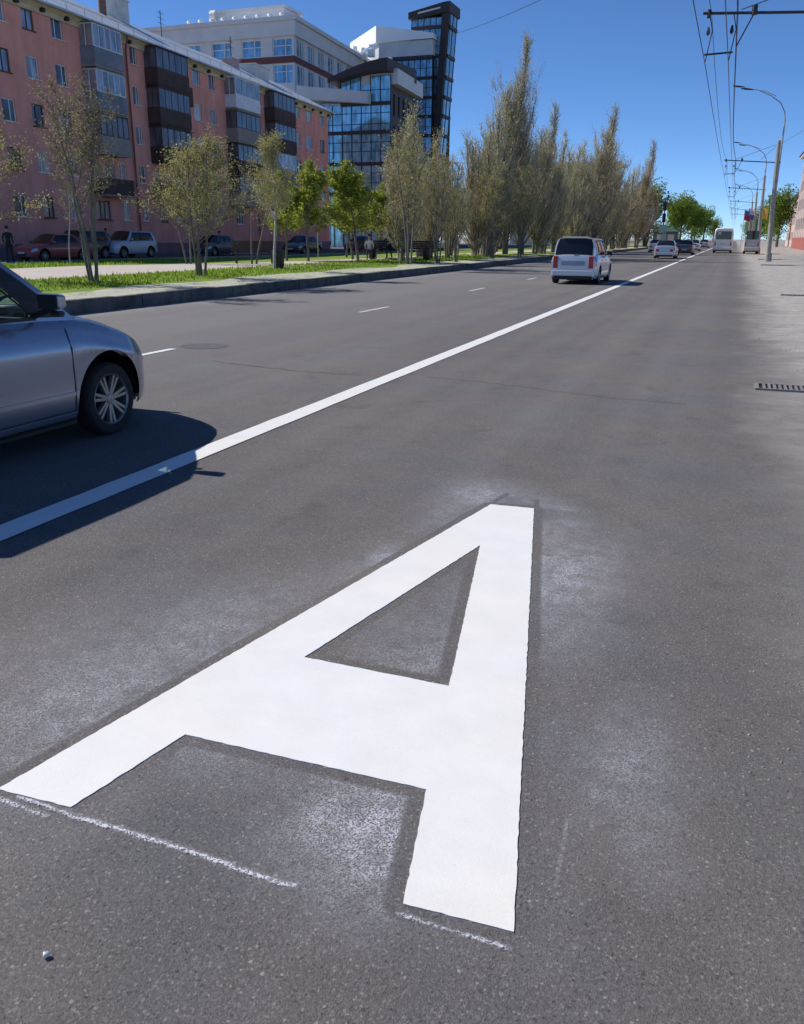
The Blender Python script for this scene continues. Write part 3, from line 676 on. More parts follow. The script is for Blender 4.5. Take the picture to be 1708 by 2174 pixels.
# tower
T = empty('office_tower', (-50, 150, 0), 0, 'tall dark glass tower with slanted roof and dark vertical fin', 'building')
sh = Matrix(((1, 0, .068, -.068*36), (0, 1, 0, 0), (0, 0, 1, 0), (0, 0, 0, 1)))
TB = (34.6, 30.3, 27.1, 24.1, 21.2, 18.2, 14.9, 11.6, 8.4)
curtain(T, -4.6, .75, 0, 36.0, 0, TB, 5, M_OGL2, xf=sh, band_h=.5, hm=[z+1.5 for z in TB[:-1]])
curtain(T, 0, 4.2, 0, 36.6, 0, TB, 2, M_OGL2, xf=sh @ Matrix.Translation((1.9, 0, 0)) @ Matrix.Rotation(R(90), 4, 'Z'), band_h=.5)
b = MB(); b.quad((1.9, 4.2, 0), (-4.6, 14, 0), (-4.6, 14, 36), (1.9, 4.2, 36.6)); b.quad((-4.6, 14, 0), (-4.6, 0, 0), (-4.6, 0, 36.2), (-4.6, 14, 36.2)); b.build('side_glazing', M_OGL2, T, xf=sh)
b = MB(); b.box(.75, 1.9, -.5, 1, 0, 37); b.build('fin', M_DBR, T, xf=sh)
b = MB(); b.add([(-5.0, -.8, 35.9), (2.2, -.8, 36.6), (2.2, -.8, 38.1), (1.0, -.8, 38.0), (-5.0, -.8, 36.9), (-5.0, 5, 35.9), (2.2, 5, 36.6), (2.2, 5, 38.1), (1., 5, 38.0), (-5.0, 5, 36.9)],
      [(0, 1, 2, 3, 4), (9, 8, 7, 6, 5), (1, 6, 7, 2), (4, 3, 8, 9), (3, 2, 7, 8), (5, 0, 4, 9), (0, 5, 6, 1)]); b.build('crown', M_DBR, T)
b = MB(); b.add([(-3.3, -.86, 36.55), (.6, -.86, 37.1), (.6, -.86, 37.35), (-3.3, -.86, 36.8)], [(0, 1, 2, 3)]); b.build('crown_strip', M_OWALL, T)
b = MB(); b.tube([(.3, 3, 38), (.3, 3, 41)], .05, 6); b.build('mast', M_STEEL, T)
b = MB(); b.box(-4.4, 1.7, .3, 4, 0, 35.8); b.build('core', M_INNER, T, xf=sh)
# white topped block in front of the tower
B2 = empty('office_block', (-60, 148.5, 0), 0, 'white topped glass office block against the dark tower', 'building')
b = MB(); foot = [(0, 0), (9.6, 0), (9.6, 12), (-2, 14), (-9.2, 10.6)]
b.prism(foot, 30.3, 32.6); b.build('upper_wall', M_OWALL, B2)
b = MB(); b.add([(-.3, -.5, 32.61), (9.8, -.5, 32.61), (9.8, -.5, 33.4), (-.3, -.5, 35.1), (9.8, 12, 32.61), (9.8, 12, 33.4), (-9.8, 10.3, 32.61), (-9.8, 10.3, 35.1)], [(0, 1, 2, 3), (1, 4, 5, 2), (6, 0, 3, 7), (3, 2, 5, 7)]); b.build('cornice', M_OWH, B2)
curtain(B2, 1.0, 9.5, 0, 30.2, .3, (29.9, 26.9, 23.9, 21.0, 18.0, 14.9), 8, M_OGL2, band_h=.45, hm=(28.4, 25.4, 22.4, 19.4))
b = MB(); b.box(.9, 9.4, .5, 11, 0, 30.1); b.build('core', M_INNER, B2)
for i, (x, z) in enumerate(((-4.5, 31.5), (-3, 31.2), (-1.6, 31.6), (1.9, 29.4))):
    b = MB(); b.box(x, x+1.1, -1.2, -.3, z-1.2, z); b.box(x+.2, x+.8, -1.0, -.5, z+.002, z+.7); b.build('roof_unit', M_OWH, B2, bevel=.05)
# low pale building behind the poplars
b = MB(); LB = empty('low_office', (-46, 190, 0), 0, 'low pale building just visible between the poplars', 'building')
b = MB(); wall_open(b, 0, 22, 0, 16, [(x, x+1.6, z, z+1.7) for x in range(1, 21, 3) for z in (2, 5.2, 8.4, 11.6)], 0, .2); b.build('wall', M_OWALL, LB)
b = MB(); b.quad((0, .21, 0), (22, .21, 0), (22, .21, 16), (0, .21, 16)); b.build('glazing', M_DGLASS, LB)
b = MB(); b.box(-.5, 22.5, -.5, 12, 16.01, 16.5); b.build('roof', M_OWH, LB)

# ---------------------------------------------------------------- right-hand houses
M_PK2 = plaster('pale_pink_plaster', (.56, .42, .38), (.62, .50, .46)); M_RPL = simple('red_plinth', (.33, .10, .08), .85, var=.25)
RB = empty('corner_house', (10, 180, 0), -math.pi/2, 'pale pink house with red plinth at the right edge', 'building')
ops = [(4+4.2*i, 5.4+4.2*i, z, z+1.8) for i in range(18) for z in (3.2, 6.4, 9.6, 12.6)]
b = MB(); wall_open(b, 0, 80, 1.9, 15.4, ops, 0, .2); b.quad((0, 14, 1.9), (0, 0, 1.9), (0, 0, 15.4), (0, 14, 15.4)); b.build('wall', M_PK2, RB)
b = MB(); b.box(-.15, 80, -.15, 14, 0, 1.9); b.build('plinth', M_RPL, RB)
b = MB(); b.quad((0, .21, 2), (80, .21, 2), (80, .21, 15.4), (0, .21, 15.4)); b.build('glazing', M_DGLASS, RB)
b = MB(); b.box(-.6, 80, -.7, 14.4, 15.41, 15.75); b.build('cornice', M_WHITE, RB)
b = MB(); b.add([(-.8, -.9, 15.76), (80, -.9, 15.76), (80, 7, 19.5), (2, 7, 19.5), (-.8, 15, 15.76), (80, 15, 15.76)], [(0, 1, 2, 3), (3, 2, 5, 4), (0, 3, 4)]); b.build('roof', simple('roof_dark', (.16, .11, .10), .7), RB)
b = MB()
for i in range(18):
    for s_ in (-.12, .12): pass
    b.box(3.1+4.2*i, 3.5+4.2*i, -.12, -.003, 1.91, 15.4)
b.build('pilasters', M_WHITE, RB)
RC = empty('corner_house', (11.5, 236, 0), -math.pi/2, 'lower pale house further off behind the pink one at right', 'building')
b = MB(); wall_open(b, 0, 52, 0, 10.5, [(3+3.6*i, 4.5+3.6*i, z, z+1.7) for i in range(13) for z in (1.4, 4.6, 7.6)], 0, .2); b.build('wall', M_PK2, RC)
b = MB(); b.quad((0, .21, 0), (52, .21, 0), (52, .21, 10.4), (0, .21, 10.4)); b.build('glazing', M_DGLASS, RC)
b = MB(); b.add([(-.5, -.7, 10.5), (52, -.7, 10.5), (52, 6, 13.5), (-.5, 6, 13.5)], [(0, 1, 2, 3)]); b.box(-.4, 52, -.6, 12, 10.2, 10.48); b.build('roof', MATS['roof_dark'], RC)

# ---------------------------------------------------------------- cars
def wheel_proto(r=.30, hero=False, w_=.19):
    """wheel centred on the origin, axle along y, outer face at +y"""
    root = empty('wheel')
    b = MB(); b.lathe([(r*.66, -w_/2), (r*.93, -w_/2), (r*.985, -w_/2+.02), (r, -w_/4), (r, w_/4), (r*.985, w_/2-.02), (r*.93, w_/2), (r*.80, w_/2+.006), (r*.70, w_/2-.004), (r*.66, w_/2-.03), (r*.64, -w_/2)], 40, 'Y')
    b.build('tyre', M_TYRE, root, smooth=40)
    b = MB(); n = 40
    b.lathe([(r*.715, w_/2-.006), (r*.69, w_/2+.003), (r*.655, w_/2-.010), (r*.65, w_/2-.05), (r*.63, -w_/2)], n, 'Y')
    b.lathe([(.0001, w_/2-.012), (r*.12, w_/2-.014), (r*.17, w_/2-.03), (r*.17, w_/2-.07)], 20, 'Y')
    ns = 7
    for i in range(ns):
        a = 2*math.pi*i/ns+.22
        for da, spread in ((-.09, -.125), (.09, .125)):
            p0 = (r*.14, a+da*2.2); p1 = (r*.65, a+spread)
            q0 = (p0[0]*math.cos(p0[1]), p0[0]*math.sin(p0[1])); q1 = (p1[0]*math.cos(p1[1]), p1[0]*math.sin(p1[1]))
            dx, dz = q1[0]-q0[0], q1[1]-q0[1]; L = math.hypot(dx, dz); nx_, nz_ = -dz/L*.0115, dx/L*.0115
            ya, yb = w_/2-.02, w_/2-.008
            b.add([(q0[0]+nx_, ya, q0[1]+nz_), (q1[0]+nx_, yb, q1[1]+nz_), (q1[0]-nx_, yb, q1[1]-nz_), (q0[0]-nx_, ya, q0[1]-nz_),
                   (q0[0]+nx_*1.5, ya-.03, q0[1]+nz_*1.5), (q1[0]+nx_*1.5, yb-.03, q1[1]+nz_*1.5), (q1[0]-nx_*1.5, yb-.03, q1[1]-nz_*1.5), (q0[0]-nx_*1.5, ya-.03, q0[1]-nz_*1.5)],
                  [(0, 1, 2, 3), (0, 4, 5, 1), (2, 6, 7, 3), (1, 5, 6, 2), (4, 0, 3, 7)])
    b.build('rim', M_RIM, root, smooth=30)
    b = MB(); b.lathe([(.0001, -.03), (r*.62, -.03)], 24, 'Y'); b.build('brake_disc', M_BLACK, root)
    return root
def interp(pts, x): return float(np.interp(x, [p[0] for p in pts], [p[1] for p in pts]))
PROF_W = [(0, .93), (.06, .965), (.2, .99), (.4, 1.0), (.6, 1.0), (.78, .985), (.9, .955), (.97, .925), (1, .895)]
PROTO_WHEEL = {}
def make_car(name, label, cat, loc, rz, L, W, top, gh, roofz, wx, r, paint, group=None, win=(), sill=.2, hero=False, doors=(), zc=.05, arch=1.27, fw=None, mir=None, glassm=None, lights=True, plate=True, rear='hatch', end_t=.28):
    root = empty(name, loc, rz, label, cat, group); hw = W/2; gm = glassm or M_CARGLASS
    top = sorted(top); x0, x1 = -L/2, L/2
    def hwid(x):
        if fw and x > fw[0][0]: return interp(fw, x)
        a = abs(x); xs = L/2-.75; t = max(0, (a-xs)/(L/2-xs)); return hw*(1-end_t*t**2.6)
    def zb(x):
        z = sill+(.06*max(0, (abs(x)-(L/2-.25))/.25)**2)
        for w0 in wx:
            Ra = r*arch; d = abs(x-w0)
            if d <= Ra: z = max(z, r+math.sqrt(max(0, Ra*Ra-d*d)))
        return z
    def zt(x): return interp(top, x)
    def S(x, t, off=0., side=1):
        z0, z1 = zb(x), zt(x); tz = (z0+(z1-z0)*t - sill)/max(.05, (z1-sill)); tz = min(1, max(0, tz))
        y = hwid(x)*interp(PROF_W, tz)
        # gentle shoulder crease
        y += .012*math.exp(-((tz-.72)/.07)**2)
        return (x, side*(y+off), z0+(z1-z0)*t)
    xs = set(np.linspace(x0, x1, 49).tolist()) | {x for x, _ in top}
    for w0 in wx:
        for k in range(25): a = math.pi*k/24; xs.add(w0+r*arch*math.cos(a))
        xs |= {w0-r*(arch+.002), w0+r*(arch+.002)}
    xs |= {x1-.02, x1-.05, x1-.09, x1-.14, x0+.02, x0+.05, x0+.09, x0+.14}
    if fw: xs |= set(np.linspace(fw[0][0], x1, 22).tolist())
    xs = sorted(x for x in xs if x0 <= x <= x1); xs = [x for i, x in enumerate(xs) if i == 0 or x-xs[i-1] > 1e-4]
    TS = [0, .06, .14, .26, .4, .55, .68, .76, .84, .91, .96, 1]
    b = MB(); rows = []
    for x in xs:
        rr = [S(x, t) for t in TS]; ye, ze = rr[-1][1], rr[-1][2]
        rr += [(x, ye*.93, ze+zc*.32), (x, ye*.75, ze+zc*.62), (x, ye*.4, ze+zc*.92), (x, 0, ze+zc)]
        rows.append(rr+[(p[0], -p[1], p[2]) for p in reversed(rr[:-1])])
    nn = len(rows[0]); nt_ = len(TS)
    # skip the part of the deck inside the cabin so the interior shows
    gbf, gbr = gh['bf'], gh['br']
    for i in range(len(rows)-1):
        xm = (xs[i]+xs[i+1])/2
        for j in range(nn-1):
            if gbr+.05 < xm < gbf-.05 and nt_ <= j < nn-1-nt_: continue
            b.add([rows[i][j], rows[i][j+1], rows[i+1][j+1], rows[i+1][j]], [(0, 1, 2, 3)])
    for rr in (rows[0], rows[-1]): b.add(rr, [tuple(range(nn))])
    body = b.build('body', paint, root, smooth=28)
    # underbody and wheel wells
    b = MB(); b.box(x0+.25, x1-.3, -hw+.32, hw-.32, sill-.04, .5); b.box(wx[0]+r*1.3, wx[1]-r*1.3, -hw+.06, hw-.06, sill-.03, sill+.06)
    if hero: b.box(wx[1]+r*arch+.002, x1-.16, -.50, .50, sill-.03, .52)
    b.build('underbody', M_BLACK, root)
    for w0 in wx:
        for sd_ in (-1, 1):
            b = MB(); ra = r*(arch-.01)
            rows2 = [[(w0+ra*math.cos(math.pi*k/16), sd_*y_, r+ra*math.sin(math.pi*k/16)) for k in range(17)] for y_ in (min(hw*.95, hwid(w0+ra)*.97), hw-.36)]
            b.grid(rows2); b.add(rows2[1], [tuple(range(17))]); b.build('wheel_arch', M_BLACK, root)
    key = (r, hero)
    for w0 in wx:
        for sd_ in (1, -1):
            if key not in PROTO_WHEEL: PROTO_WHEEL[key] = wheel_proto(r, hero); wh = PROTO_WHEEL[key]; wh.parent = root
            else: wh = copy_tree(PROTO_WHEEL[key], root)
            wh.location = (w0, sd_*(hw-.115), r); wh.rotation_euler = (0, 0, 0 if sd_ > 0 else math.pi)
    # cabin: side surfaces between base line and roof rail
    yb0 = lambda x: hwid(x)*.895
    tf, tr = gh['tf'], gh['tr']; yt = gh.get('yt', hw*.70)
    def C(s_, v, sd_, off=0):
        xb = gbf+(gbr-gbf)*s_; xt = tf+(tr-tf)*s_; zb_ = zt(xb); zr = roofz-.05-.03*abs(s_-.4)
        x = xb+(xt-xb)*v; bow = .035*math.sin(math.pi*min(1, max(0, v)))
        y = yb0(xb)+(yt-yb0(xb))*v+bow+off; return (x, sd_*y, zb_+(zr-zb_)*v)
    b = MB(); gpat = []
    ss = sorted({0, 1, *[a for w__ in win for a in w__[:2]]}); SD = []
    for i in range(len(ss)-1):
        n = max(1, int((ss[i+1]-ss[i])*14)); SD += [ss[i]+(ss[i+1]-ss[i])*k/n for k in range(n)]
    SD.append(1.0); V0, V1 = .05, .90; VD = [-.04, V0, .3, .6, V1, 1]
    for sd_ in (1, -1):
        for i in range(len(SD)-1):
            for j in range(len(VD)-1):
                sm_ = (SD[i]+SD[i+1])/2; vm = (VD[j]+VD[j+1])/2
                hole = any(a < sm_ < c for a, c in [q[:2] for q in win]) and V0 < vm < V1
                if hole: continue
                b.add([C(SD[i], VD[j], sd_), C(SD[i+1], VD[j], sd_), C(SD[i+1], VD[j+1], sd_), C(SD[i], VD[j+1], sd_)], [(0, 1, 2, 3)])
    # roof
    rws = []
    for i in range(13):
        s_ = i/12; p = C(s_, 1, 1); xr = p[0]; bul = .10*(1-abs(2*s_-1)**3)*0
        rws.append([(xr+(gh.get('nose', .10)*(1-(k/5-1)**2)*(1 if i == 0 else max(0, 1-s_*5))-gh.get('tail', .04)*(1-(k/5-1)**2)*max(0, s_*5-4)), p[1]*(1-k/5), p[2]+.055*(1-(1-k/5)**2)) for k in range(11)])
    b.grid(rws); cab = b.build('cabin', paint, root, smooth=40)
    if hero or True:
        for sd_ in (1, -1):
            for q in win:
                b = MB(); n = 6; a, c = q[0]+.006, q[1]-.006
                b.grid([[C(a+(c-a)*k/n, v, sd_, -.008) for k in range(n+1)] for v in (V0, .3, .6, V1)]); w_ = b.build('side_window', gm, root, smooth=60)
            # black window surround, slightly proud
            fr = MB()
            for q in win:
                a, c = q[:2]
                if hero and q is win[0]: fr.grid([[C(q_, v, sd_, .002) for q_ in (.034, .06, .09, .13, a)] for v in (V0, .3, .6, V1)])
                for (s0, s1, v0, v1) in ((a, c, V0-.035, V0+.02), (a, c, V1-.02, V1+.03), (a-.005, a+.008, V0, V1), (c-.008, c+.005, V0, V1)):
                    n = max(1, int((s1-s0)*12)); fr.grid([[C(s0+(s1-s0)*k/n, v, sd_, .004) for k in range(n+1)] for v in (v0, v1)])
            ws = sorted(win)
            for q0, q1 in zip(ws, ws[1:]):
                fr.grid([[C(s_, v, sd_, .0045) for s_ in (q0[1], q1[0])] for v in (V0, .35, .65, V1)])
            fr.build('window_trim', M_BLACK, root)
    # windscreen and rear window
    def screen(s_, nose, drop, nm, mt, inset=.06, lo=.02, hi=.96):
        p0, p1 = C(s_, 0, 1), C(s_, 1, 1); sg = 1 if s_ == 0 else -1; rw = []; fr = []
        for v in np.linspace(0, 1, 7):
            y_ = p0[1]+(p1[1]-p0[1])*v+.035*math.sin(math.pi*v); x_ = p0[0]+(p1[0]-p0[0])*v; z_ = p0[2]+(p1[2]+.0-p0[2])*v
            crown = zc*(1-v)*1.0+.055*v
            bow = nose[0]*(1-v)+nose[1]*v
            rw.append([(x_+sg*bow*(1-(k/5-1)**2), y_*(1-k/5), z_+crown*(1-(1-k/5)**2)) for k in range(11)])
        b = MB(); b.grid(rw); g_ = b.build(nm, mt, root, smooth=60)
        b = MB()
        for idx in (0, -1):
            p = [rw[idx][k] for k in range(11)]; q = [tuple(np.array(rw[idx][k])*.93+np.array(rw[1 if idx == 0 else -2][k])*.07) for k in range(11)]
            b.grid([[(a_[0]+sg*.003, a_[1], a_[2]+.003) for a_ in p], [(a_[0]+sg*.003, a_[1], a_[2]+.003) for a_ in q]])
        for k0, k1 in ((0, .35), (10, 9.65)):
            c0 = [rw[i][k0] for i in range(7)]; c1 = [tuple(np.array(rw[i][k0])*.65+np.array(rw[i][1 if k0 == 0 else 9])*.35) for i in range(7)]
            b.grid([[(a_[0]+sg*.004, a_[1], a_[2]+.002) for a_ in c0], [(a_[0]+sg*.004, a_[1], a_[2]+.002) for a_ in c1]])
        b.build('screen_surround', paint if not hero else paint, root)
    screen(0, (gh.get('nb', .22), gh.get('nose', .10)), 0, 'windshield', gm)
    screen(1, (gh.get('tb', .10), gh.get('tail', .04)), 0, 'rear_window', M_CARGLASS if not hero else gm)
    # interior
    b = MB(); zf = interp(top, 0)
    b.box(gbr+.12, gbf-.12, -hw+.14, hw-.14, .35, .42); b.build('cabin_floor', M_INNER, root)
    b = MB(); b.box(gbf-.36, gbf+.0, -hw+.17, hw-.17, zf-.30, zf-.03)
    b.build('dashboard', M_INNER, root, bevel=.04)
    for xs_ in ((.1, -.75) if hero else (.0, -.8)):
        for y_ in (-.36, .36):
            b = MB(); b.box(xs_-.1, xs_+.38, y_-.23, y_+.23, .45, .62)
            b.add([(xs_-.02, y_-.23, .6), (xs_-.02, y_+.23, .6), (xs_-.20, y_+.2, zf+.12), (xs_-.20, y_-.2, zf+.12), (xs_-.14, y_-.23, .6), (xs_-.14, y_+.23, .6), (xs_-.29, y_+.18, zf+.10), (xs_-.29, y_-.18, zf+.10)],
                  [(0, 1, 2, 3), (5, 4, 7, 6), (0, 3, 7, 4), (1, 5, 6, 2), (3, 2, 6, 7)])
            b.box(xs_-.31, xs_-.20, y_-.12, y_+.12, zf+.16, zf+.34); b.build('seat', M_INNER, root, bevel=.03)
    # patches lying on the skin
    def patch(nm, xa, xb, ta, tb, mt, off=.006, side=1, parent=root, nx_=6, nt2=5, thick=True):
        b = MB(); rw = [[S(xa+(xb-xa)*i/nx_, ta+(tb-ta)*j/nt2, off, side) for i in range(nx_+1)] for j in range(nt2+1)]
        b.grid(rw)
        if thick:
            ed = rw[0]+[r_[-1] for r_ in rw[1:]]+list(reversed(rw[-1][:-1]))+[r_[0] for r_ in reversed(rw[1:-1])]
            inn = [(p[0], p[1]-side*(off+.01), p[2]) for p in ed]; b.grid([ed, inn], True)
        return b.build(nm, mt, parent, smooth=50)
    for sd_ in (1, -1):
        for (xa, xb) in doors:
            # panel gap: dark strip, then the door skin a hair proud
            for xg in (xa, xb): patch('panel_gap', xg-.006, xg+.006, .10, .995, M_BLACK, .0025, sd_, nx_=1, nt2=10, thick=False)
            hx = xa+.10; p = S(hx, .80, .0, sd_)
            b = MB(); b.tube([(hx, p[1]*.995, p[2]), (hx+.02, p[1]+sd_*.03, p[2]), (hx+.17, p[1]+sd_*.03, p[2]), (hx+.19, p[1]*.995, p[2])], .012, 6); b.build('door_handle', paint, root)
        if doors:
            lo = min(d[0] for d in doors); hi = max(d[1] for d in doors)
            patch('panel_gap', lo, hi, .095, .108, M_BLACK, .0025, sd_, nx_=12, nt2=1, thick=False)
        if lights:
            patch('headlight', x1-.42, x1-.07, .70, .93, M_LAMP, .006, sd_)
            patch('tail_light', x0+.05, x0+.20, *( (.55, .97) if rear == 'hatch' else (.62, .92)), M_RED, .008, sd_)
        # mirror
        p = C(.10, .06, sd_, 0) if hero else C(.10, .05, sd_, 0)
        b = MB(); b.smooth = True
        cx_, cy_, cz_ = (mir[0], sd_*mir[1], mir[2]) if mir else (p[0]+.05, p[1]+sd_*.13, p[2]+.07)
        if mir: p = (mir[0]+.05, sd_*(hw*.86), mir[2]-.12)
        b.smooth = False; ys = sorted((cy_-sd_*.095, cy_+sd_*.105))
        b.add([(cx_-.045, ys[0], cz_-.055), (cx_-.045, ys[1], cz_-.050), (cx_-.045, ys[1], cz_+.068), (cx_-.045, ys[0], cz_+.06), (cx_+.06, ys[0]+.02, cz_-.045), (cx_+.045, ys[1]-.03, cz_-.04), (cx_+.045, ys[1]-.03, cz_+.045), (cx_+.06, ys[0]+.02, cz_+.045)],
              [(3, 2, 1, 0), (4, 5, 6, 7), (0, 1, 5, 4), (1, 2, 6, 5), (2, 3, 7, 6), (3, 0, 4, 7)]); mr = b.build('mirror', paint, root, bevel=.022)
        b = MB(); b.box(cx_-.052, cx_-.046, ys[0]+.015, ys[1]-.015, cz_-.048, cz_+.052); b.build('mirror_glass', M_DARKM, mr)
        b = MB(); b.box(cx_-.03, cx_+.03, ys[0]+.02, ys[1]-.09, cz_-.10, cz_-.066); b.build('mirror_foot', M_BLACK, mr, bevel=.01)
        b = MB(); b.tube([(p[0], p[1]-sd_*.01, p[2]-.01), (p[0]+.03, cy_-sd_*.05, cz_-.05)], .022, 6); b.build('mirror_arm', M_BLACK, mr)
    # front: grille, bumper intake, rear: plate, lamp blocks
    zfr = zt(x1)
    b = MB(); b.box(x1-.03, x1+.006, -hw*.42, hw*.42, sill+.10, sill+.22); b.build('air_intake', M_BLACK, root)
    b = MB(); b.box(x1-.03, x1+.010, -hw*.35, hw*.35, zfr-.13, zfr-.05); b.build('grille', M_BLACK, root)
    if plate:
        for xx, z_ in ((x1+.003, sill+.26), (x0-.012, (zt(x0)-.22) if rear == 'hatch' else .55)):
            b = MB(); b.box(xx, xx+.010, -.26, .26, z_-.055, z_+.055); b.build('license_plate', M_PLATE, root)
    yw = hwid(x0)
    if lights:
        for sd_ in (1, -1):
            b = MB(); zz = zt(x0)
            za, zb2 = ((zz-.36, zz+.06) if rear == 'hatch' else (zz-.22, zz-.04)); y1 = yw*.93; y0 = yw*(.70 if rear == 'hatch' else .55)
            b.box(x0-.014, x0+.08, min(sd_*y0, sd_*y1), max(sd_*y0, sd_*y1), za, zb2); b.build('tail_light', M_RED, root, bevel=.02)
    b = MB(); b.box(x0-.06, x0+.05, -yw*.97, yw*.97, sill+.10, sill+.30); b.build('rear_bumper', paint, root, bevel=.035)
    b = MB(); b.box(x0-.03, x0+.1, -yw*.9, yw*.9, sill-.02, sill+.095); b.build('bumper_valance', M_BLACK, root, bevel=.02)
    return root, S, C, patch

def carpaint(name, col, metal=.0, rough=.35):
    k = NT(name); n = k.noise(1.2, 2); f = k.noise(600, 1)
    c = k.ramp(n, [(.3, tuple(x*.96 for x in col)), (.7, col)]); c = k.mix(k.math('MULTIPLY', f, .08), c, (1, 1, 1))
    k.setp(Base_Color=c, Metallic=metal, Roughness=rough, Coat_Weight=.8); k.p.inputs['Coat Roughness'].default_value = .04; return k.m
P_HERO = carpaint('paint_silver_blue', (.25, .27, .34), .7, .27); P_WHITE = carpaint('paint_pearl_white', (.60, .62, .66), .4, .32)
P_SILV = carpaint('paint_silver', (.55, .56, .59), .6, .35); P_RED = carpaint('paint_red', (.30, .02, .025), .1, .3); P_BLK = carpaint('paint_black', (.012, .012, .014), .1, .25)
P_LB = carpaint('paint_pale_blue', (.50, .56, .66), .2, .35); P_NAVY = carpaint('paint_navy', (.02, .025, .05), .2, .3)
HATCH_TOP = [(-1.97, .80), (-1.94, .93), (-1.85, 1.0), (-1.6, 1.02), (-.6, 1.0), (.3, .985), (.66, .965), (.85, .935), (1.03, .885), (1.3, .795), (1.45, .735), (1.6, .66), (1.75, .58), (1.85, .52), (1.92, .44)]
hero, HS, HC, HP = make_car('moving_car', 'silver blue hatchback cut by the left edge, front wheel in view', 'car', (-5.535, 4.78, 0), math.pi/2, 3.84, 1.70,
    HATCH_TOP, dict(bf=.68, br=-1.75, tf=.02, tr=-1.58, nb=.26, nose=.12, yt=.60), 1.54, (-1.52, .93), .30, P_HERO, win=((.165, .52), (.55, .86)), hero=True, doors=((-.53, .50), (-1.35, -.53)), glassm=M_HEROGLASS, lights=False, end_t=.24,
    zc=.07, arch=1.35, fw=[(.6, .85), (1.0, .85), (1.25, .835), (1.4, .79), (1.5, .735), (1.6, .66), (1.7, .55), (1.8, .40), (1.87, .26), (1.92, .10)], mir=(.20, .985, 1.14))
for sd_ in (1, -1):
    HP('headlight', 1.36, 1.70, .74, .97, M_LAMP, .006, sd_); HP('indicator', 1.42, 1.50, .80, .90, M_AMBER, .010, sd_, nx_=2, nt2=2)
    HP('tail_light', -1.92, -1.72, .62, .97, M_RED, .006, sd_)
    HP('side_skirt', -1.10, .50, .0, .09, P_HERO, .016, sd_, nx_=10); HP('rub_strip', -1.30, .49, .27, .30, P_HERO, .013, sd_, nx_=10, nt2=2)
    HP('sill_trim', -1.08, .50, .0, .035, M_BLACK, .020, sd_, nx_=10, nt2=2)
b = MB(); b.tube([(.40+.16*math.sin(a)*.35, -.36+.18*math.cos(a), .98+.17*math.sin(a)) for a in [i*6.2832/24 for i in range(25)]], .016, 8); b.tube([(.40, -.53, .98), (.40, -.19, .98)], .014, 6); b.tube([(.42, -.36, .98), (.62, -.36, .86)], .03, 8)
b.build('steering_wheel', M_BLACK, hero)
VAN_TOP = [(-2.2, .92), (-2.17, .98), (-1.9, 1.0), (0, .98), (.95, .96), (1.3, .90), (1.7, .80), (2.0, .68), (2.15, .58), (2.2, .48)]
van, _, VC, VP_ = make_car('moving_car', 'white minivan driving away beside the long white line', 'car', (-5.33, 33.9, 0), math.pi/2, 4.4, 1.72, VAN_TOP,
    dict(bf=1.0, br=-2.13, tf=.25, tr=-1.93, yt=.62, tb=.03), 1.62, (-1.35, 1.35), .30, P_WHITE, win=((.03, .12), (.14, .42), (.44, .72), (.74, .95)), doors=((-.1, .95), (-1.05, -.1)), end_t=.10, rear='hatch')
b = MB(); b.tube([(-2.0, -.45, 1.61), (-2.0, .45, 1.61)], .03, 8); b.build('spoiler', P_WHITE, van)
b = MB(); b.box(-2.222, -2.205, -.42, .42, .66, .82); b.build('plate_recess', simple('van_recess', (.36, .38, .42), .5), van)
b = MB(); b.tube([(-2.19, .0, 1.03), (-2.14, -.30, 1.12)], .012, 5); b.build('rear_wiper', M_BLACK, van)
b = MB(); b.tube([(-2.12, .35, .2), (-2.26, .35, .2)], .03, 10); b.build('exhaust', M_DARKM, van)
SED_TOP = [(-2.25, .80), (-2.22, .93), (-2.0, .99), (-1.3, 1.0), (0, .96), (.95, .93), (1.3, .90), (1.8, .80), (2.1, .68), (2.2, .58), (2.25, .48)]
def sedan(label, loc, rz, paint, group, name='moving_car'):
    return make_car(name, label, 'car', loc, rz, 4.5, 1.76, SED_TOP, dict(bf=1.0, br=-1.65, tf=.3, tr=-1.05, yt=.60), 1.48, (-1.35, 1.38), .31, paint, group, win=((.04, .42), (.46, .82)), doors=((-.1, .9),), rear='trunk', end_t=.16)[0]
GM = 'cars driving ahead in the left lanes'
s1 = sedan('silver sedan in the lane ahead of the white minivan', (-5.35, 78.2, 0), math.pi/2, P_SILV, GM)
s2 = sedan('dark grey car just right of the silver sedan', (-4.75, 97, 0), math.pi/2, P_BLK, GM)
def recolor(root, old, new):
    for o in [root]+list(root.children_recursive):
        if o.type == 'MESH' and o.data.materials and o.data.materials[0] == old:
            o.data = o.data.copy(); o.data.materials[0] = new
def more(src, loc, rz, label, old=None, new=None, group=None):
    c = copy_tree(src); c.location = loc; c.rotation_euler = (0, 0, rz); tag(c, label, 'car', group)
    if old: recolor(c, old, new)
    return c
more(s1, (-8.8, 112, 0), math.pi/2, 'silver car half hidden behind the dark grey car', None, None, GM)
more(s1, (-5.2, 128, 0), math.pi/2, 'white car far ahead left of the bus', P_SILV, P_WHITE, GM)
more(s2, (-8.6, 150, 0), math.pi/2, 'tiny dark car in the far left lane', None, None, GM)
more(s1, (-5.3, 175, 0), math.pi/2, 'tiny pale blue car nearest the horizon', P_SILV, P_LB, GM)
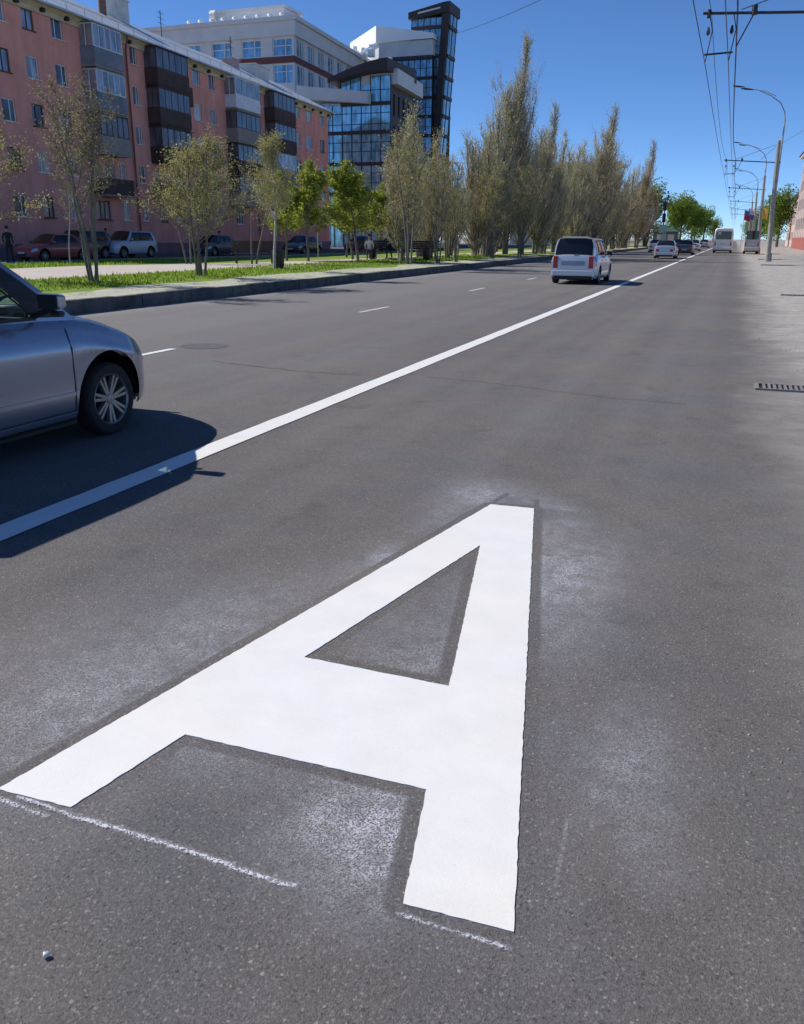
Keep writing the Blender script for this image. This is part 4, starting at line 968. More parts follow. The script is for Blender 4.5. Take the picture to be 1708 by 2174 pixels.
# parked row in front of the pink block
GP = 'cars parked before the pink block'
sedan('red sedan parked facing left before the pink block', (-36.6, 40.7, .15), -math.pi/2-.12, P_RED, GP, 'parked_car')
SUV_TOP = [(-2.15, .98), (-2.12, 1.05), (-1.9, 1.08), (0, 1.06), (.95, 1.06), (1.2, 1.05), (1.7, 1.0), (2.0, .9), (2.1, .8), (2.15, .62)]
suv = make_car('parked_car', 'pale blue white crossover parked nose left', 'car', (-37.6, 48.6, .15), -math.pi/2-.05, 4.3, 1.82, SUV_TOP, dict(bf=.85, br=-2.05, tf=.3, tr=-1.75, yt=.66), 1.70, (-1.32, 1.35), .34, P_LB, GP,
    win=((.05, .42), (.46, .90)), sill=.28, doors=((-.2, .8),), end_t=.16)[0]
more(suv, (-38.3, 44.8, .15), -math.pi/2-.1, 'black crossover parked between the red sedan and the pale crossover', P_LB, P_BLK, GP)
more(s2, (-33.5, 66, .15), -math.pi/2, 'low black sedan parked behind the nearest bench', None, None, GP)
more(s1, (-36.2, 57, .15), -math.pi/2, 'navy car in shade behind the multi stemmed tree', P_SILV, P_NAVY, GP)
more(s1, (-33.4, 78, .15), -math.pi/2, 'navy sedan parked under the yellow green trees', P_SILV, P_NAVY, GP)
more(s2, (-33.2, 86, .15), -math.pi/2, 'black sedan parked past the end of the pink block', None, None, GP)
more(suv, (-27.5, 87, .2), -math.pi/2+.2, 'white van-like car seen between poplar trunks', P_LB, P_WHITE, GP)
more(s2, (-26, 101, .2), -math.pi/2, 'black car seen low through the poplars', None, None, GP)

# ---------------------------------------------------------------- bus and parked van on the right
def bus(label, loc, L=7.5, W=2.15, H=2.85, paint=None, nm='city_bus', cat='bus'):
    root = empty(nm, loc, math.pi/2, label, cat); hw = W/2
    sec = lambda s_, ins: [(y*s_, z) for y, z in ((-hw, .35), (-hw, 1.2), (-hw*.985, 2.0), (-hw*.94, H-.25), (-hw*.80, H-.05), (0, H), (hw*.80, H-.05), (hw*.94, H-.25), (hw*.985, 2.0), (hw, 1.2), (hw, .35))]
    b = MB(); rows = []
    for x, s_ in ((-L/2, .93), (-L/2+.05, .97), (-L/2+.18, 1), (L/2-.3, 1), (L/2-.1, .97), (L/2, .9)):
        rows.append([(x, y, z if z < H-.5 else z-(1-s_)*1.2) for y, z in sec(s_, 0)])
    b.grid(rows); n = len(rows[0]); b.add(rows[0], [tuple(range(n))]); b.add(rows[-1], [tuple(range(n))]); b.build('body', paint, root, smooth=35)
    b = MB(); b.box(-L/2-.02, -L/2+.02, -hw*.80, hw*.78, 1.55, 2.45); b.build('rear_window', M_CARGLASS, root, bevel=.1)
    b = MB(); b.box(L/2-.02, L/2+.02, -hw*.80, hw*.80, 1.2, 2.4); b.build('windshield', M_CARGLASS, root, bevel=.1)
    for sd_ in (1, -1):
        for i in range(5):
            x = -L/2+.5+i*(L-1)/5; b = MB(); y = sd_*(hw+.002); b.box(x, x+(L-1)/5-.12, min(y, y-sd_*.03), max(y, y-sd_*.03), 1.45, 2.2); b.build('side_window', M_CARGLASS, root)
        b = MB(); y = sd_*hw*.80; b.box(-L/2-.025, -L/2+.03, y-.07, y+.07, .85, 1.25); b.build('tail_light', M_RED, root, bevel=.02)
    b = MB(); b.box(-L/2-.10, -L/2+.1, -hw*.96, hw*.96, .42, .70); b.build('bumper', paint, root, bevel=.05)
    b = MB(); b.box(-L/2-.03, -L/2+.02, -.3, .3, .98, 1.09); b.build('license_plate', M_PLATE, root)
    b = MB(); b.box(-L/2+.1, L/2-.2, -hw+.1, hw-.1, .22, .5); b.build('underbody', M_BLACK, root)
    for x in (-L/2+1.2, L/2-1.4):
        for sd_ in (1, -1):
            wh = copy_tree(PROTO_WHEEL[(.34, False)], root); wh.location = (x, sd_*(hw-.14), .40); wh.scale = (1.18, 1.18, 1.18); wh.rotation_euler = (0, 0, 0 if sd_ > 0 else math.pi)
    return root
P_BUS = carpaint('paint_bus_white', (.86, .86, .84), 0, .4)
bs = bus('white bus driving away in the marked bus lane', (-1.30, 115, 0), paint=P_BUS)
b = MB(); b.box(-3.80, -3.765, .35, .65, 2.1, 2.38); b.build('notice', M_WHITE, bs)
bus('dusty beige minibus parked on the right verge', (1.75, 107, .02), L=5.2, W=1.6, H=2.1, paint=simple('paint_beige', (.50, .47, .43), .6), nm='parked_minibus', cat='minibus')

# ---------------------------------------------------------------- overhead line, poles, lamps
def pole(name, label, cat, group, x, y, h_, r0, r1, mat, lean=0.):
    root = empty(name, (x, y, 0), 0, label, cat, group)
    b = MB(); b.tube([(0, 0, 0), (lean*.5, 0, h_*.5), (lean, 0, h_)], [r0, (r0+r1)/2, r1], 14); b.build('shaft', mat, root, smooth=60)
    b = MB(); b.lathe([(.0001, .62), (r0*1.25, .6), (r0*1.35, .3), (r0*1.4, 0)], 14); b.build('footing', M_CPOLE, root, smooth=60)
    return root
def lamp_pole(label, x, y, h_=11.7):
    root = pole('street_lamp', label, 'street lamp', 'street lamps along the right side', x, y, h_, .11, .07, M_STEEL)
    b = MB(); pts = [(0, 0, h_-.1), (-.12, 0, h_+.6), (-.55, 0, h_+1.35), (-1.4, 0, h_+1.95), (-2.5, 0, h_+2.45), (-3.7, 0, h_+2.7)]
    b.tube(pts, [.05, .048, .045, .04, .035, .03], 8); b.tube([(-1.0, .0, h_+1.9), (-1.9, -1.2, h_+2.15), (-3.0, -1.7, h_+2.3)], [.035, .03, .028], 6); arm = b.build('arm', M_STEEL, root)
    for (cx_, cy_, cz_) in ((-4.2, 0, h_+2.80), (-3.45, -1.8, h_+2.30)):
        rows = []
        for i in range(9):
            t = i/8; rr = .17*math.sin(math.pi*min(1, .12+t*.85))**.6
            rows.append([(cx_-.5+t*1.05, cy_+rr*math.cos(q), cz_+.10-.14*t+.5*rr*math.sin(q)*(1 if math.sin(q) < 0 else .7)) for q in [2*math.pi*k/12 for k in range(12)]])
        b = MB(); b.grid(rows, True); b.add(rows[0], [tuple(range(12))]); b.add(rows[-1], [tuple(range(12))]); b.build('lamp_head', M_DARKM, root, smooth=50)
    return root
for i, (x, y, l_) in enumerate([(2.93, 88.7, 'tall steel street lamp with double curved arm, nearest in the row'), (2.9, 138, 'second street lamp in the row, blue grey steel pole'),
                                (2.9, 188, 'third street lamp down the right side, mostly behind nearer poles'), (2.9, 240, 'fourth street lamp down the right side, small in the distance')]):
    lamp_pole(l_, x, y)
def catenary(label, x, y, h_=8.4, tip=-1.45, lean=-.3, zarm=7.05):
    root = pole('catenary_pole', label, 'pole', 'trolley wire poles along the right side', x, y, h_, .19, .13, M_CPOLE, lean)
    b = MB(); b.tube([(0, 0, zarm-.15), (tip-x, 0, zarm+.12)], .035, 8)
    b.tube([(lean*.9, 0, h_-.2), (.35*(tip-x), 0, zarm+.1)], .012, 5); b.tube([(lean*.9, 0, h_-.2), (.8*(tip-x), 0, zarm+.14)], .012, 5)
    b.build('bracket_arm', M_DARKM, root)
    b = MB()
    for xx in (-1.28, -.70):
        b.lathe([(.0001, zarm-.42), (.05, zarm-.36), (.045, zarm-.30), (.02, zarm-.2)], 8, c=(xx-x, 0, 0)); b.tube([(xx-x, 0, zarm+.08), (xx-x+.10, 0, zarm-.3), (xx-x, 0, 6.03)], .014, 5)
    b.tube([(-1.32-x, 0, 6.2), (-.62-x, 0, 6.22)], .025, 6); b.tube([(-.2-x, 0, zarm+.05), (-.55-x, 0, 6.35)], .018, 5); b.tube([(-.2-x, 0, zarm-.0), (-.2-x, 0, zarm+.22)], .07, 8); b.tube([(-1.3-x, 0, zarm), (-1.3-x, 0, zarm+.2)], .045, 8)
    b.build('wire_hanger', M_DARKM, root)
    return root
for x, y, l_ in [(3.2, 26.1, 'nearest trolley bracket arm reaching in at the top right'), (2.47, 72, 'concrete trolley pole leaning beside the nearest street lamp'),
                 (2.6, 110, 'second visible concrete trolley pole down the road'), (2.6, 148, 'third visible trolley pole, thin in the distance'),
                 (2.6, 186, 'fourth visible trolley pole, far off'), (2.6, 224, 'fifth visible trolley pole near the flags')]:
    catenary(l_, x, y)
def wire(name, label, pts_fn, rad, cat='wire', group=None):
    b = MB(); b.tube(pts_fn, rad, 5); tag(b.build(name, M_DARKM), label, cat, group)
sup = [-18, 26.1, 72, 110, 148, 186, 224, 290, 380]
def sagged(x, z, sag):
    out = []
    for a, c in zip(sup, sup[1:]):
        for k in range(8): t = k/8; out.append((x, a+(c-a)*t, z-sag*4*t*(1-t)))
    return out+[(x, sup[-1], z)]
wire('trolley_wire', 'left trolley contact wire over the bus lane', sagged(-1.28, 6.0, .10), .011, 'wire', 'overhead trolley wires')
wire('trolley_wire', 'right trolley contact wire over the bus lane', sagged(-.70, 6.0, .10), .011, 'wire', 'overhead trolley wires')
wire('feeder_cable', 'thick feeder cable above the trolley wires', [(-.66+.05*math.sin(y_), y_, z_) for (_, y_, z_) in sagged(0, 7.25, .55)], .022)
wire('support_cable', 'upper cable carrying the left contact wire', sagged(-1.25, 7.2, .75), .009)
sp = [(-48.0+(4.5+48.0)*t, 150+(30-150)*t, 33.3+(13.0-33.3)*t-2.2*4*t*(1-t)*.35) for t in np.linspace(0, 1, 24)]
wire('span_cable', 'thin cable crossing the sky from the tower to the right', sp, .028)
wire('guy_wire', 'thin guy wire running up to the right from the lamp pole', [(2.7, 88.7, 9.6), (9, 60, 11.5)], .012)
wire('guy_wire', 'thin guy wire crossing above the trolley bracket at the top right', [(3.3, 26.1, 8.3), (-1.2, 20, 8.6)], .010)

# flags, traffic signal, kiosk on the far stretch
FC = [((.45, .03, .04), (.10, .16, .45), 'red and blue flag on a thin pole beyond the minibus'), ((.08, .10, .38), (.6, .6, .65), 'blue and white flag beside the red one'),
      ((.65, .45, .08), (.65, .45, .08), 'yellow flag in front of the far poles'), ((.04, .28, .14), (.04, .28, .14), 'green flag lowest of the cluster')]
for i, (c1, c2, l_) in enumerate(FC):
    x, y, zt_ = [(.9, 150, 5.9), (1.7, 150, 6.0), (3.1, 142, 6.0), (2.3, 150, 4.4)][i]
    fl = empty('flag', (x, y, 0), 0, l_, 'flag', 'flags by the roadside'); b = MB(); b.tube([(0, 0, 0), (0, 0, zt_+.2)], .035, 6); b.build('flag_pole', M_STEEL, fl)
    for nm, c_, z0, z1 in (('cloth', c1, zt_-1.5, zt_-.75), ('cloth', c2, zt_-.75, zt_)):
        b = MB(); b.grid([[(.04+.13*k, .10*math.sin(k*1.1+z_), z_-.03*k) for k in range(8)] for z_ in (z0, (z0+z1)/2, z1)]); b.build(nm, simple('cloth_%d_%s' % (i, 'ab'[c_ is c2]), c_, .8), fl)
TS_ = empty('traffic_signal', (-8.9, 120, 0), 0, 'black traffic lights on a pole with pale green signs, left of the bus', 'traffic light')
b = MB(); b.tube([(0, 0, 0), (0, 0, 6.4)], .08, 10); b.tube([(0, 0, 5.6), (-2.6, 0, 5.6)], .04, 6); b.build('post', M_DARKM, TS_)
for z in (5.0, 3.6): b = MB(); b.box(-.22, .22, -.3, -.09, z, z+1.05); [b.lathe([(.0001, -.33), (.12, -.33), (.13, -.29)], 12, 'Y', (0, 0, z+.2+.33*k)) for k in range(3)]; b.build('signal_head', M_BLACK, TS_, bevel=.02)
b = MB(); b.box(-.5, .45, -.15, -.09, 2.3, 3.3); b.box(-.2, .5, -.2, -.1, 0.2, 2.2); b.build('sign_panel', simple('pale_green', (.35, .50, .44), .6), TS_)
b = MB(); [b.box(-2.5, -.3, -.1, -.05, z, z+.12) for z in (3.6, 4.1, 4.6, 5.1)]; b.build('louvre_sign', M_STEEL, TS_)
KI = empty('kiosk', (-12.6, 168, .2), 0, 'small green roofed kiosk among the far trees', 'kiosk')
b = MB(); b.box(-1.5, 2.8, 0, 3, 0, 2.6); b.build('walls', simple('kiosk_grey', (.16, .19, .18), .7), KI)
b = MB(); b.add([(-1.9, -.6, 2.6), (3.2, -.6, 2.6), (3.2, 3.4, 2.6), (-1.9, 3.4, 2.6), (.6, 1.4, 3.7)], [(0, 1, 4), (1, 2, 4), (2, 3, 4), (3, 0, 4)]); b.build('roof', simple('kiosk_green', (.04, .10, .08), .6), KI)
b = MB(); b.box(-.8, .5, -.03, -.003, 1, 2.1); b.box(1.1, 2.2, -.03, -.003, 1, 2.1); b.build('window', M_WHITE, KI)

# ---------------------------------------------------------------- benches, bins, people
M_WOODD = simple('bench_wood', (.05, .028, .018), .7, scale=4)
def bench(label, loc, rz):
    root = empty('park_bench', loc, rz, label, 'bench', 'benches on the boulevard path')
    b = MB(); [b.box(-1.05, 1.05, -.42+.14*k, -.42+.14*k+.11, .43, .47) for k in range(4)]; b.build('seat', M_WOODD, root)
    b = MB(); [b.box(-1.05, 1.05, .16+.025*k, .20+.025*k, .55+.12*k, .65+.12*k) for k in range(4)]; b.build('backrest', M_WOODD, root)
    for x in (-.85, .80):
        b = MB(); b.box(x, x+.06, -.42, -.34, 0, .43); b.box(x, x+.06, .12, .20, 0, .43); b.box(x, x+.06, -.42, .20, .38, .428); b.add([(x, .13, .43), (x+.06, .13, .43), (x+.06, .24, 1.0), (x, .24, 1.0), (x, .21, .43), (x+.06, .21, .43), (x+.06, .30, 1.0), (x, .30, 1.0)], [(0, 1, 2, 3), (5, 4, 7, 6), (0, 3, 7, 4), (1, 5, 6, 2), (3, 2, 6, 7)])
        b.build('leg', M_DARKM, root)
    return root
bn = bench('dark wooden bench seen from behind, nearest the hatchback side', (-20.7, 35.9, .36), .62+math.pi)
def mbench(label, loc, rz): c = copy_tree(bn); c.location = loc; c.rotation_euler = (0, 0, rz); c['label'] = label
bn['label'] = 'dark wooden bench on the path between two slim tree trunks'
mbench('dark bench under the tall poplars at the path edge', (-16.5, 47, .38), .62+math.pi)
mbench('dark bench on which the person in white sits', (-18.9, 45.7, .38), .4)
def bin_(label, loc):
    root = empty('litter_bin', loc, 0, label, 'litter bin', 'litter bins on the boulevard')
    b = MB(); b.lathe([(.0001, .02), (.17, .02), (.20, .06), (.24, .62), (.26, .64), (.26, .70), (.22, .70), (.20, .5)], 18); b.build('body', M_DARKM, root, smooth=40)
    b = MB(); b.lathe([(.13, 0), (.13, .02), (.0001, .021)], 14); b.build('foot', M_CONC, root, smooth=40); return root
b1 = bin_('black litter bin at the grass edge by the nearest bench', (-16.75, 30.9, .36))
c = copy_tree(b1); c.location = (-15.8, 46.1, .37); c['label'] = 'black litter bin under the poplars next to a bench'
c = copy_tree(b1); c.location = (-19.2, 46.5, .36); c['label'] = 'black litter bin beside the bench with the seated person'

def person(label, loc, rz, top_c, leg_c, hair_c, pose='stand', H=1.72):
    """one continuous skinned body; hair and clothing are children"""
    k = H/1.72; sit = pose == 'sit'
    hip = .50 if sit else .93
    J = {'pel': (0, 0, hip), 'wai': (0, .01, hip+.17), 'che': (0, .0, hip+.38), 'nk': (0, 0, hip+.54), 'nk2': (0, .01, hip+.60), 'hd': (0, .02, hip+.68), 'hd2': (0, .02, hip+.79)}
    E = [('pel', 'wai'), ('wai', 'che'), ('che', 'nk'), ('nk', 'nk2'), ('nk2', 'hd'), ('hd', 'hd2')]
    rad = {'pel': .125, 'wai': .115, 'che': .135, 'nk': .065, 'nk2': .052, 'hd': .085, 'hd2': .08}
    for s_, n_ in ((1, 'l'), (-1, 'r')):
        sw = .10*s_ if not sit else 0
        J.update({n_+'sh': (.18*s_, 0, hip+.50), n_+'el': (.235*s_, -.02-.06*(s_ > 0), hip+.23), n_+'wr': (.22*s_, .10 if not sit else .24, hip+.02 if not sit else hip+.12), n_+'ha': (.215*s_, .13 if not sit else .31, hip-.06 if not sit else hip+.10)})
        if sit: J.update({n_+'hp': (.09*s_, .02, hip), n_+'kn': (.12*s_, .43, hip+.01), n_+'an': (.12*s_, .44, .09), n_+'to': (.12*s_, .60, .045)})
        else: J.update({n_+'hp': (.09*s_, .0, hip-.06), n_+'kn': (.10*s_, .03+sw*.8, .50), n_+'an': (.10*s_, -.03+sw*1.2, .09), n_+'to': (.10*s_, .12+sw*1.2, .04)})
        E += [('che', n_+'sh'), (n_+'sh', n_+'el'), (n_+'el', n_+'wr'), (n_+'wr', n_+'ha'), ('pel', n_+'hp'), (n_+'hp', n_+'kn'), (n_+'kn', n_+'an'), (n_+'an', n_+'to')]
        rad.update({n_+'sh': .062, n_+'el': .043, n_+'wr': .030, n_+'ha': .036, n_+'hp': .088, n_+'kn': .060, n_+'an': .040, n_+'to': .038})
        for f_, (dx, dy, dz) in enumerate(((-.03, .02, -.03), (-.012, .035, -.075), (0, .03, -.085), (.014, .025, -.08), (.028, .015, -.065))):
            b0 = Vector(J[n_+'ha']); 
            if sit: dy, dz = -dz, -dy*.4
            J[n_+'f%d' % f_] = tuple(b0+Vector((dx, dy, dz))); E.append((n_+'ha', n_+'f%d' % f_)); rad[n_+'f%d' % f_] = .009
    names = list(J); me = bpy.data.meshes.new('person'); me.from_pydata([tuple(Vector(J[n])*k) for n in names], [(names.index(a), names.index(c)) for a, c in E], [])
    tmp = bpy.data.objects.new('tmp', me); COL.objects.link(tmp); sk = tmp.modifiers.new('skin', 'SKIN'); sk.use_smooth_shade = True
    for i, n in enumerate(names): q = rad[n]*k; me.skin_vertices[0].data[i].radius = (q, q*.8 if n in ('pel', 'wai', 'che') else q)
    me.skin_vertices[0].data[0].use_root = True
    tmp.modifiers.new('sub', 'SUBSURF').levels = 1
    dg = bpy.context.evaluated_depsgraph_get(); bme = bpy.data.meshes.new_from_object(tmp.evaluated_get(dg)); bpy.data.objects.remove(tmp)
    o = bpy.data.objects.new('person', bme); COL.objects.link(o); o.location = loc; o.rotation_euler = (0, 0, rz); tag(o, label, 'person')
    mats = [simple('skin', (.42, .26, .19), .6), simple('cloth_top_%s' % label[:12], top_c, .85), simple('cloth_leg_%s' % label[:12], leg_c, .85)]
    bme.materials.clear(); [bme.materials.append(q) for q in mats]
    for p in bme.polygons:
        c_ = p.center/k
        if c_.z > hip+.57: mi = 0
        elif c_.z > hip-.02 and not (abs(c_.x) > .17 and c_.z < hip+.04) and not (sit and c_.y > .27): mi = 1
        elif abs(c_.x) > .17 and c_.z > .4: mi = 0
        else: mi = 2
        p.material_index = mi
    b = MB(); b.lathe([(.0001, .115), (.06, .10), (.088, .05), (.09, -.0), (.07, -.05)], 14, c=(0, 0, 0)); b.build('hair', simple('hair_%s' % label[:8], hair_c, .8), o, smooth=60, xf=Matrix.Translation(Vector((0, -.005, hip+.76))*k))
    b = MB(); b.lathe([(.0001, .02), (.012, .0), (.0001, -.03)], 6, c=(0, .105*k, (hip+.71)*k)); b.build('nose', mats[0], o, smooth=60)
    return o
person('person in dark clothes walking along the pink facade', (-38.6, 61.5, .15), 2.4, (.02, .02, .025), (.02, .02, .03), (.04, .03, .02))
person('person in dark jacket standing behind the black crossover', (-39.2, 48.6, .15), 3.0, (.015, .015, .02), (.02, .02, .02), (.03, .02, .02), H=1.78)
person('person in grey jacket beside the one behind the black crossover', (-39.4, 47.4, .15), 1.0, (.10, .10, .12), (.02, .02, .03), (.10, .07, .04))
person('person in white shirt sitting on the bench', (-18.95, 45.45, .36), .4+math.pi, (.70, .68, .68), (.05, .05, .07), (.05, .035, .025), 'sit')
person('person in black standing by the bench under yellow green trees', (-18.1, 46.3, .36), 2.2, (.012, .012, .015), (.015, .015, .02), (.40, .30, .18), H=1.7)
person('person in dark clothes standing at far left before the pink wall', (-33.9, 34.6, .2), .5, (.03, .03, .05), (.05, .05, .08), (.02, .02, .02))

# ---------------------------------------------------------------- trees
class Tree:
    def __init__(s, seed): s.r = random.Random(seed); s.wood = MB(); s.tw = MB(); s.tips = []
    def limb(s, p, d, L, r0, r1, n=5, wob=.12, up=.0, mb=None, sides=5):
        pts = [Vector(p)]; d = Vector(d).normalized(); rr = [r0]
        for i in range(n):
            d = (d+Vector((s.r.gauss(0, wob), s.r.gauss(0, wob), s.r.gauss(0, wob*.6)+up))).normalized(); pts.append(pts[-1]+d*(L/n)); rr.append(r0+(r1-r0)*(i+1)/n)
        (mb or s.wood).tube(pts, rr, sides, cap=False); return pts, rr
    def twig(s, p, d, L, r=.006):
        d = Vector(d).normalized(); q = Vector((s.r.gauss(0, 1), s.r.gauss(0, 1), s.r.gauss(0, 1))); u = d.cross(q).normalized()*r
        m_ = p+d*L*.55+Vector((s.r.gauss(0, .05), s.r.gauss(0, .05), s.r.gauss(0, .03)))*L; e = p+d*L+Vector((0, 0, .12*L))
        s.tw.add([p-u, p+u, m_+u*.7, m_-u*.7, e], [(0, 1, 2, 3), (3, 2, 4)]); return [p+(m_-p)*t for t in (.4, .8)]+[m_, m_+(e-m_)*.5, e]
    def leaf(s, c, size):
        a = Vector((s.r.gauss(0, 1), s.r.gauss(0, 1), s.r.gauss(0, 1))).normalized(); b_ = a.cross(Vector((s.r.gauss(0, 1), s.r.gauss(0, 1), s.r.gauss(0, 1)))).normalized()
        a *= size; b_ *= size*.55; s.tw.add([c-a*.5, c+b_*.5, c+a*.5, c-b_*.5], [(0, 1, 2, 3)])
def rdir(r, el0, el1, az=None):
    a = r.uniform(0, 6.283) if az is None else az; e = R(r.uniform(el0, el1)); return Vector((math.cos(a)*math.cos(e), math.sin(a)*math.cos(e), math.sin(e)))
def spring_tree(seed, H, spread, stems=1, leaves=1.0, leafsize=.07, fork=.35, tw_n=7, leafmat=M_LSPR, bark=M_BARK, r0=.07, el=(25, 65), lean=.0, density=1.0, top_open=1.0):
    """young street tree: slim stems, spreading limbs, airy crown of small new leaves"""
    t = Tree(seed); r = t.r
    for s_ in range(stems):
        az = s_*6.283/stems+r.uniform(-.4, .4); base = Vector((math.cos(az), math.sin(az), 0))*(.10 if stems > 1 else 0)
        d = Vector((math.cos(az)*(.10 if stems > 1 else lean), math.sin(az)*(.16 if stems > 1 else lean), 1)); hh = H*r.uniform(.85, .97)
        pts, rr = t.limb(base, d, hh, r0*r.uniform(.8, 1), .012, 12, .045, .02, sides=7)
        nb = int((13 if stems == 1 else 8)*density)
        for i in range(nb):
            f = fork+(1-fork)*(i+r.random()*.7)/nb; k = f*12; j = min(11, int(k)); p = pts[j].lerp(pts[j+1], k-j); rad = rr[j]
            L = spread*(1.05-.75*(f-fork)/(1-fork)*top_open)*r.uniform(.65, 1.1)
            bp, br = t.limb(p, rdir(r, *el, az=i*2.4+r.uniform(-.5, .5)), L, rad*.55, .006, 6, .16, .05)
            for q in range(tw_n):
                k2 = r.uniform(.25, 1)*6; j2 = min(5, int(k2)); p2 = bp[j2].lerp(bp[j2+1], k2-j2)
                sp, _ = t.limb(p2, (bp[j2+1]-bp[j2]).normalized()+rdir(r, -20, 70)*.8, L*r.uniform(.25, .45), .008, .003, 3, .2, .05, sides=3)
                for w_ in range(5):
                    t.tw.cur = 0; tp = t.twig(sp[r.randint(0, 3)], rdir(r, -20, 80), r.uniform(.15, .4), .0045)
                    t.tw.cur = 1
                    for pnt in tp:
                        for _k in range(1):
                            if r.random() < leaves: t.leaf(pnt+Vector((r.gauss(0, .05), r.gauss(0, .05), r.gauss(0, .05))), leafsize*r.uniform(.6, 1.3))
    return t, leafmat, bark, M_TWIG
def poplar_tree(seed, H, wid, leaves=.8, n=120, leafsize=.13, base=.10, spires=1, low=1.0):
    """Lombardy poplar before full leaf: upswept twigs, broad below, thinning to one or more pointed leaders"""
    t = Tree(seed); r = t.r; ax = []
    for s_ in range(spires):
        off = Vector((r.uniform(-1, 1), r.uniform(-1, 1), 0))*wid*.5 if s_ else Vector((0, 0, 0)); hh = H*(1 if s_ == 0 else r.uniform(.66, .88))
        pts, rr = t.limb(off*.25, Vector((off.x*.10, off.y*.10, 1)), hh, .016*H*.5+.03, .015, 14, .022, .03, sides=7); ax.append((pts, rr, hh))
    for i in range(n):
        pts, rr, hh = ax[i % spires]; f = base+(1-base)*((i+r.random())/n)**1.12*.98; k = f*14; j = min(13, int(k)); p = pts[j].lerp(pts[j+1], k-j)
        prof = (wid*low*max(0, 1-f/.66)**.75+wid*.34*(1-f)**.45)*r.uniform(.65, 1.2); dirn = rdir(r, 42 if f < .35 else 58, 70 if f < .35 else 78); L = min(hh*.42, max(.7, prof/max(.25, math.cos(math.asin(min(.97, dirn.z))))))
        bp, br = t.limb(p, dirn, L, .028*(1-f)+.010, .005, 6, .07, .10, sides=4)
        for q in range(int(4+L*3.0)):
            k2 = r.uniform(.05, 1)*6; j2 = min(5, int(k2)); p2 = bp[j2].lerp(bp[j2+1], k2-j2)
            d2 = (bp[j2+1]-bp[j2]).normalized()+rdir(r, 10, 80)*.6
            for w_ in range(2):
                t.tw.cur = 0; tp = t.twig(p2, d2+rdir(r, 0, 60)*.4, r.uniform(.5, 1.15)*(1 if f < .8 else .7), .011); t.tw.cur = 1
                for pnt in tp:
                    if r.random() < leaves: t.leaf(pnt+Vector((r.gauss(0, .09), r.gauss(0, .09), r.gauss(0, .12))), leafsize*r.uniform(.5, 1.3))
    return t, M_LPOP, M_BARK, M_TWIGP
def leafy_tree(seed, H, wid, n=5200, leafsize=.42):
    t = Tree(seed); r = t.r; pts, rr = t.limb((0, 0, 0), (0, 0, 1), H*.75, .28, .08, 8, .03, .02, sides=8)
    cl = []
    for i in range(26):
        f = r.uniform(.25, 1); k = f*8; j = min(7, int(k)); bp, _ = t.limb(pts[j], rdir(r, 10, 65), wid*r.uniform(.35, .85)*(1.1-.5*f), .09*(1.2-f), .02, 4, .15, .06); cl.append(bp[-1]); cl.append(bp[2])
    cl = [c for c in cl]; t.tw.cur = 1
    for c in cl:
        rad = wid*r.uniform(.16, .30)
        for k in range(n//len(cl)):
            v = Vector((r.gauss(0, 1), r.gauss(0, 1), r.gauss(0, 1))).normalized()*rad*r.uniform(.5, 1)**.5; v.z *= .8; t.leaf(c+v, leafsize*r.uniform(.5, 1.2))
    return t, M_LGRN, M_BARK, M_TWIG
def plant(spec, name, label, loc, rz=0, group=None, cat='tree', sc=1.):
    t, lm, bk, tw = spec; root = empty(name, loc, rz, label, cat, group); root.scale = (sc,)*3 if not hasattr(sc, '__len__') else sc
    t.wood.build('trunk', bk, root); t.tw.build('crown', [tw, lm], root); return root
def replant(src, label, loc, rz, sc, group=None):
    c = copy_tree(src); c.location = loc; c.rotation_euler = (0, 0, rz); c.scale = sc if hasattr(sc, '__len__') else (sc,)*3; c['label'] = label
    if group: c['group'] = group
    return c
GT = 'young trees on the boulevard'; GPOP = 'poplars along the boulevard'
plant(spring_tree(11, 5.0, 1.45, 4, .35, .045, .38, 9, r0=.045, bark=M_BARK, el=(30, 70), density=1.3), 'street_tree', 'nearly bare multi stemmed tree right of the hatchback pillar', (-16.7, 20.0, .36), 0, GT, sc=(1.15, 1.15, 1.05))
plant(spring_tree(12, 4.1, 1.75, 4, .85, .06, .26, 9, r0=.045, density=1.6, el=(5, 55)), 'street_tree', 'olive budding tree with several slim stems on the grass', (-16.0, 24.3, .36), .5, GT, sc=(1.12, 1.12, 1.0))
plant(spring_tree(13, 4.3, 2.0, 1, .9, .065, .36, 11, leafmat=M_LSPR, r0=.07, el=(0, 45), density=1.7), 'street_tree', 'yellowish leafed tree cut by the left frame edge', (-19.6, 19.0, .36), 1, GT)
plant(spring_tree(14, 4.6, 1.25, 1, .9, .06, .36, 10, r0=.05, bark=M_BIRCH, el=(30, 70), density=1.7, leafmat=M_LSPR), 'street_tree', 'narrow pale green tree with whitish trunk by the bench', (-16.4, 29.9, .36), 2, GT, sc=(1.25, 1.25, 1.03))
brn = plant(spring_tree(15, 4.9, 1.4, 2, .35, .05, .34, 9, r0=.05, density=1.5), 'street_tree', 'nearly bare grey tree left of the narrow pale green one', (-20.4, 35.3, .35), 0, GT)
plant(spring_tree(16, 4.1, 1.5, 2, .3, .05, .25, 9, r0=.05, density=1.5), 'street_tree', 'dark twiggy tree behind the several stemmed olive tree', (-23.0, 34.0, .34), 0, GT)
yg = plant(spring_tree(17, 4.5, 1.65, 1, 1, .12, .26, 11, leafmat=M_LYG, r0=.06, density=1.9, el=(15, 65)), 'street_tree', 'bright yellow green leafed tree behind the litter bin', (-20.3, 40.6, .35), 0, GT)
yg.scale = (1.22, 1.22, 1.0)
replant(yg, 'bright green leafed tree left of the first poplars', (-18.4, 42.6, .35), 2.1, (1.35, 1.35, 1.0), GT)
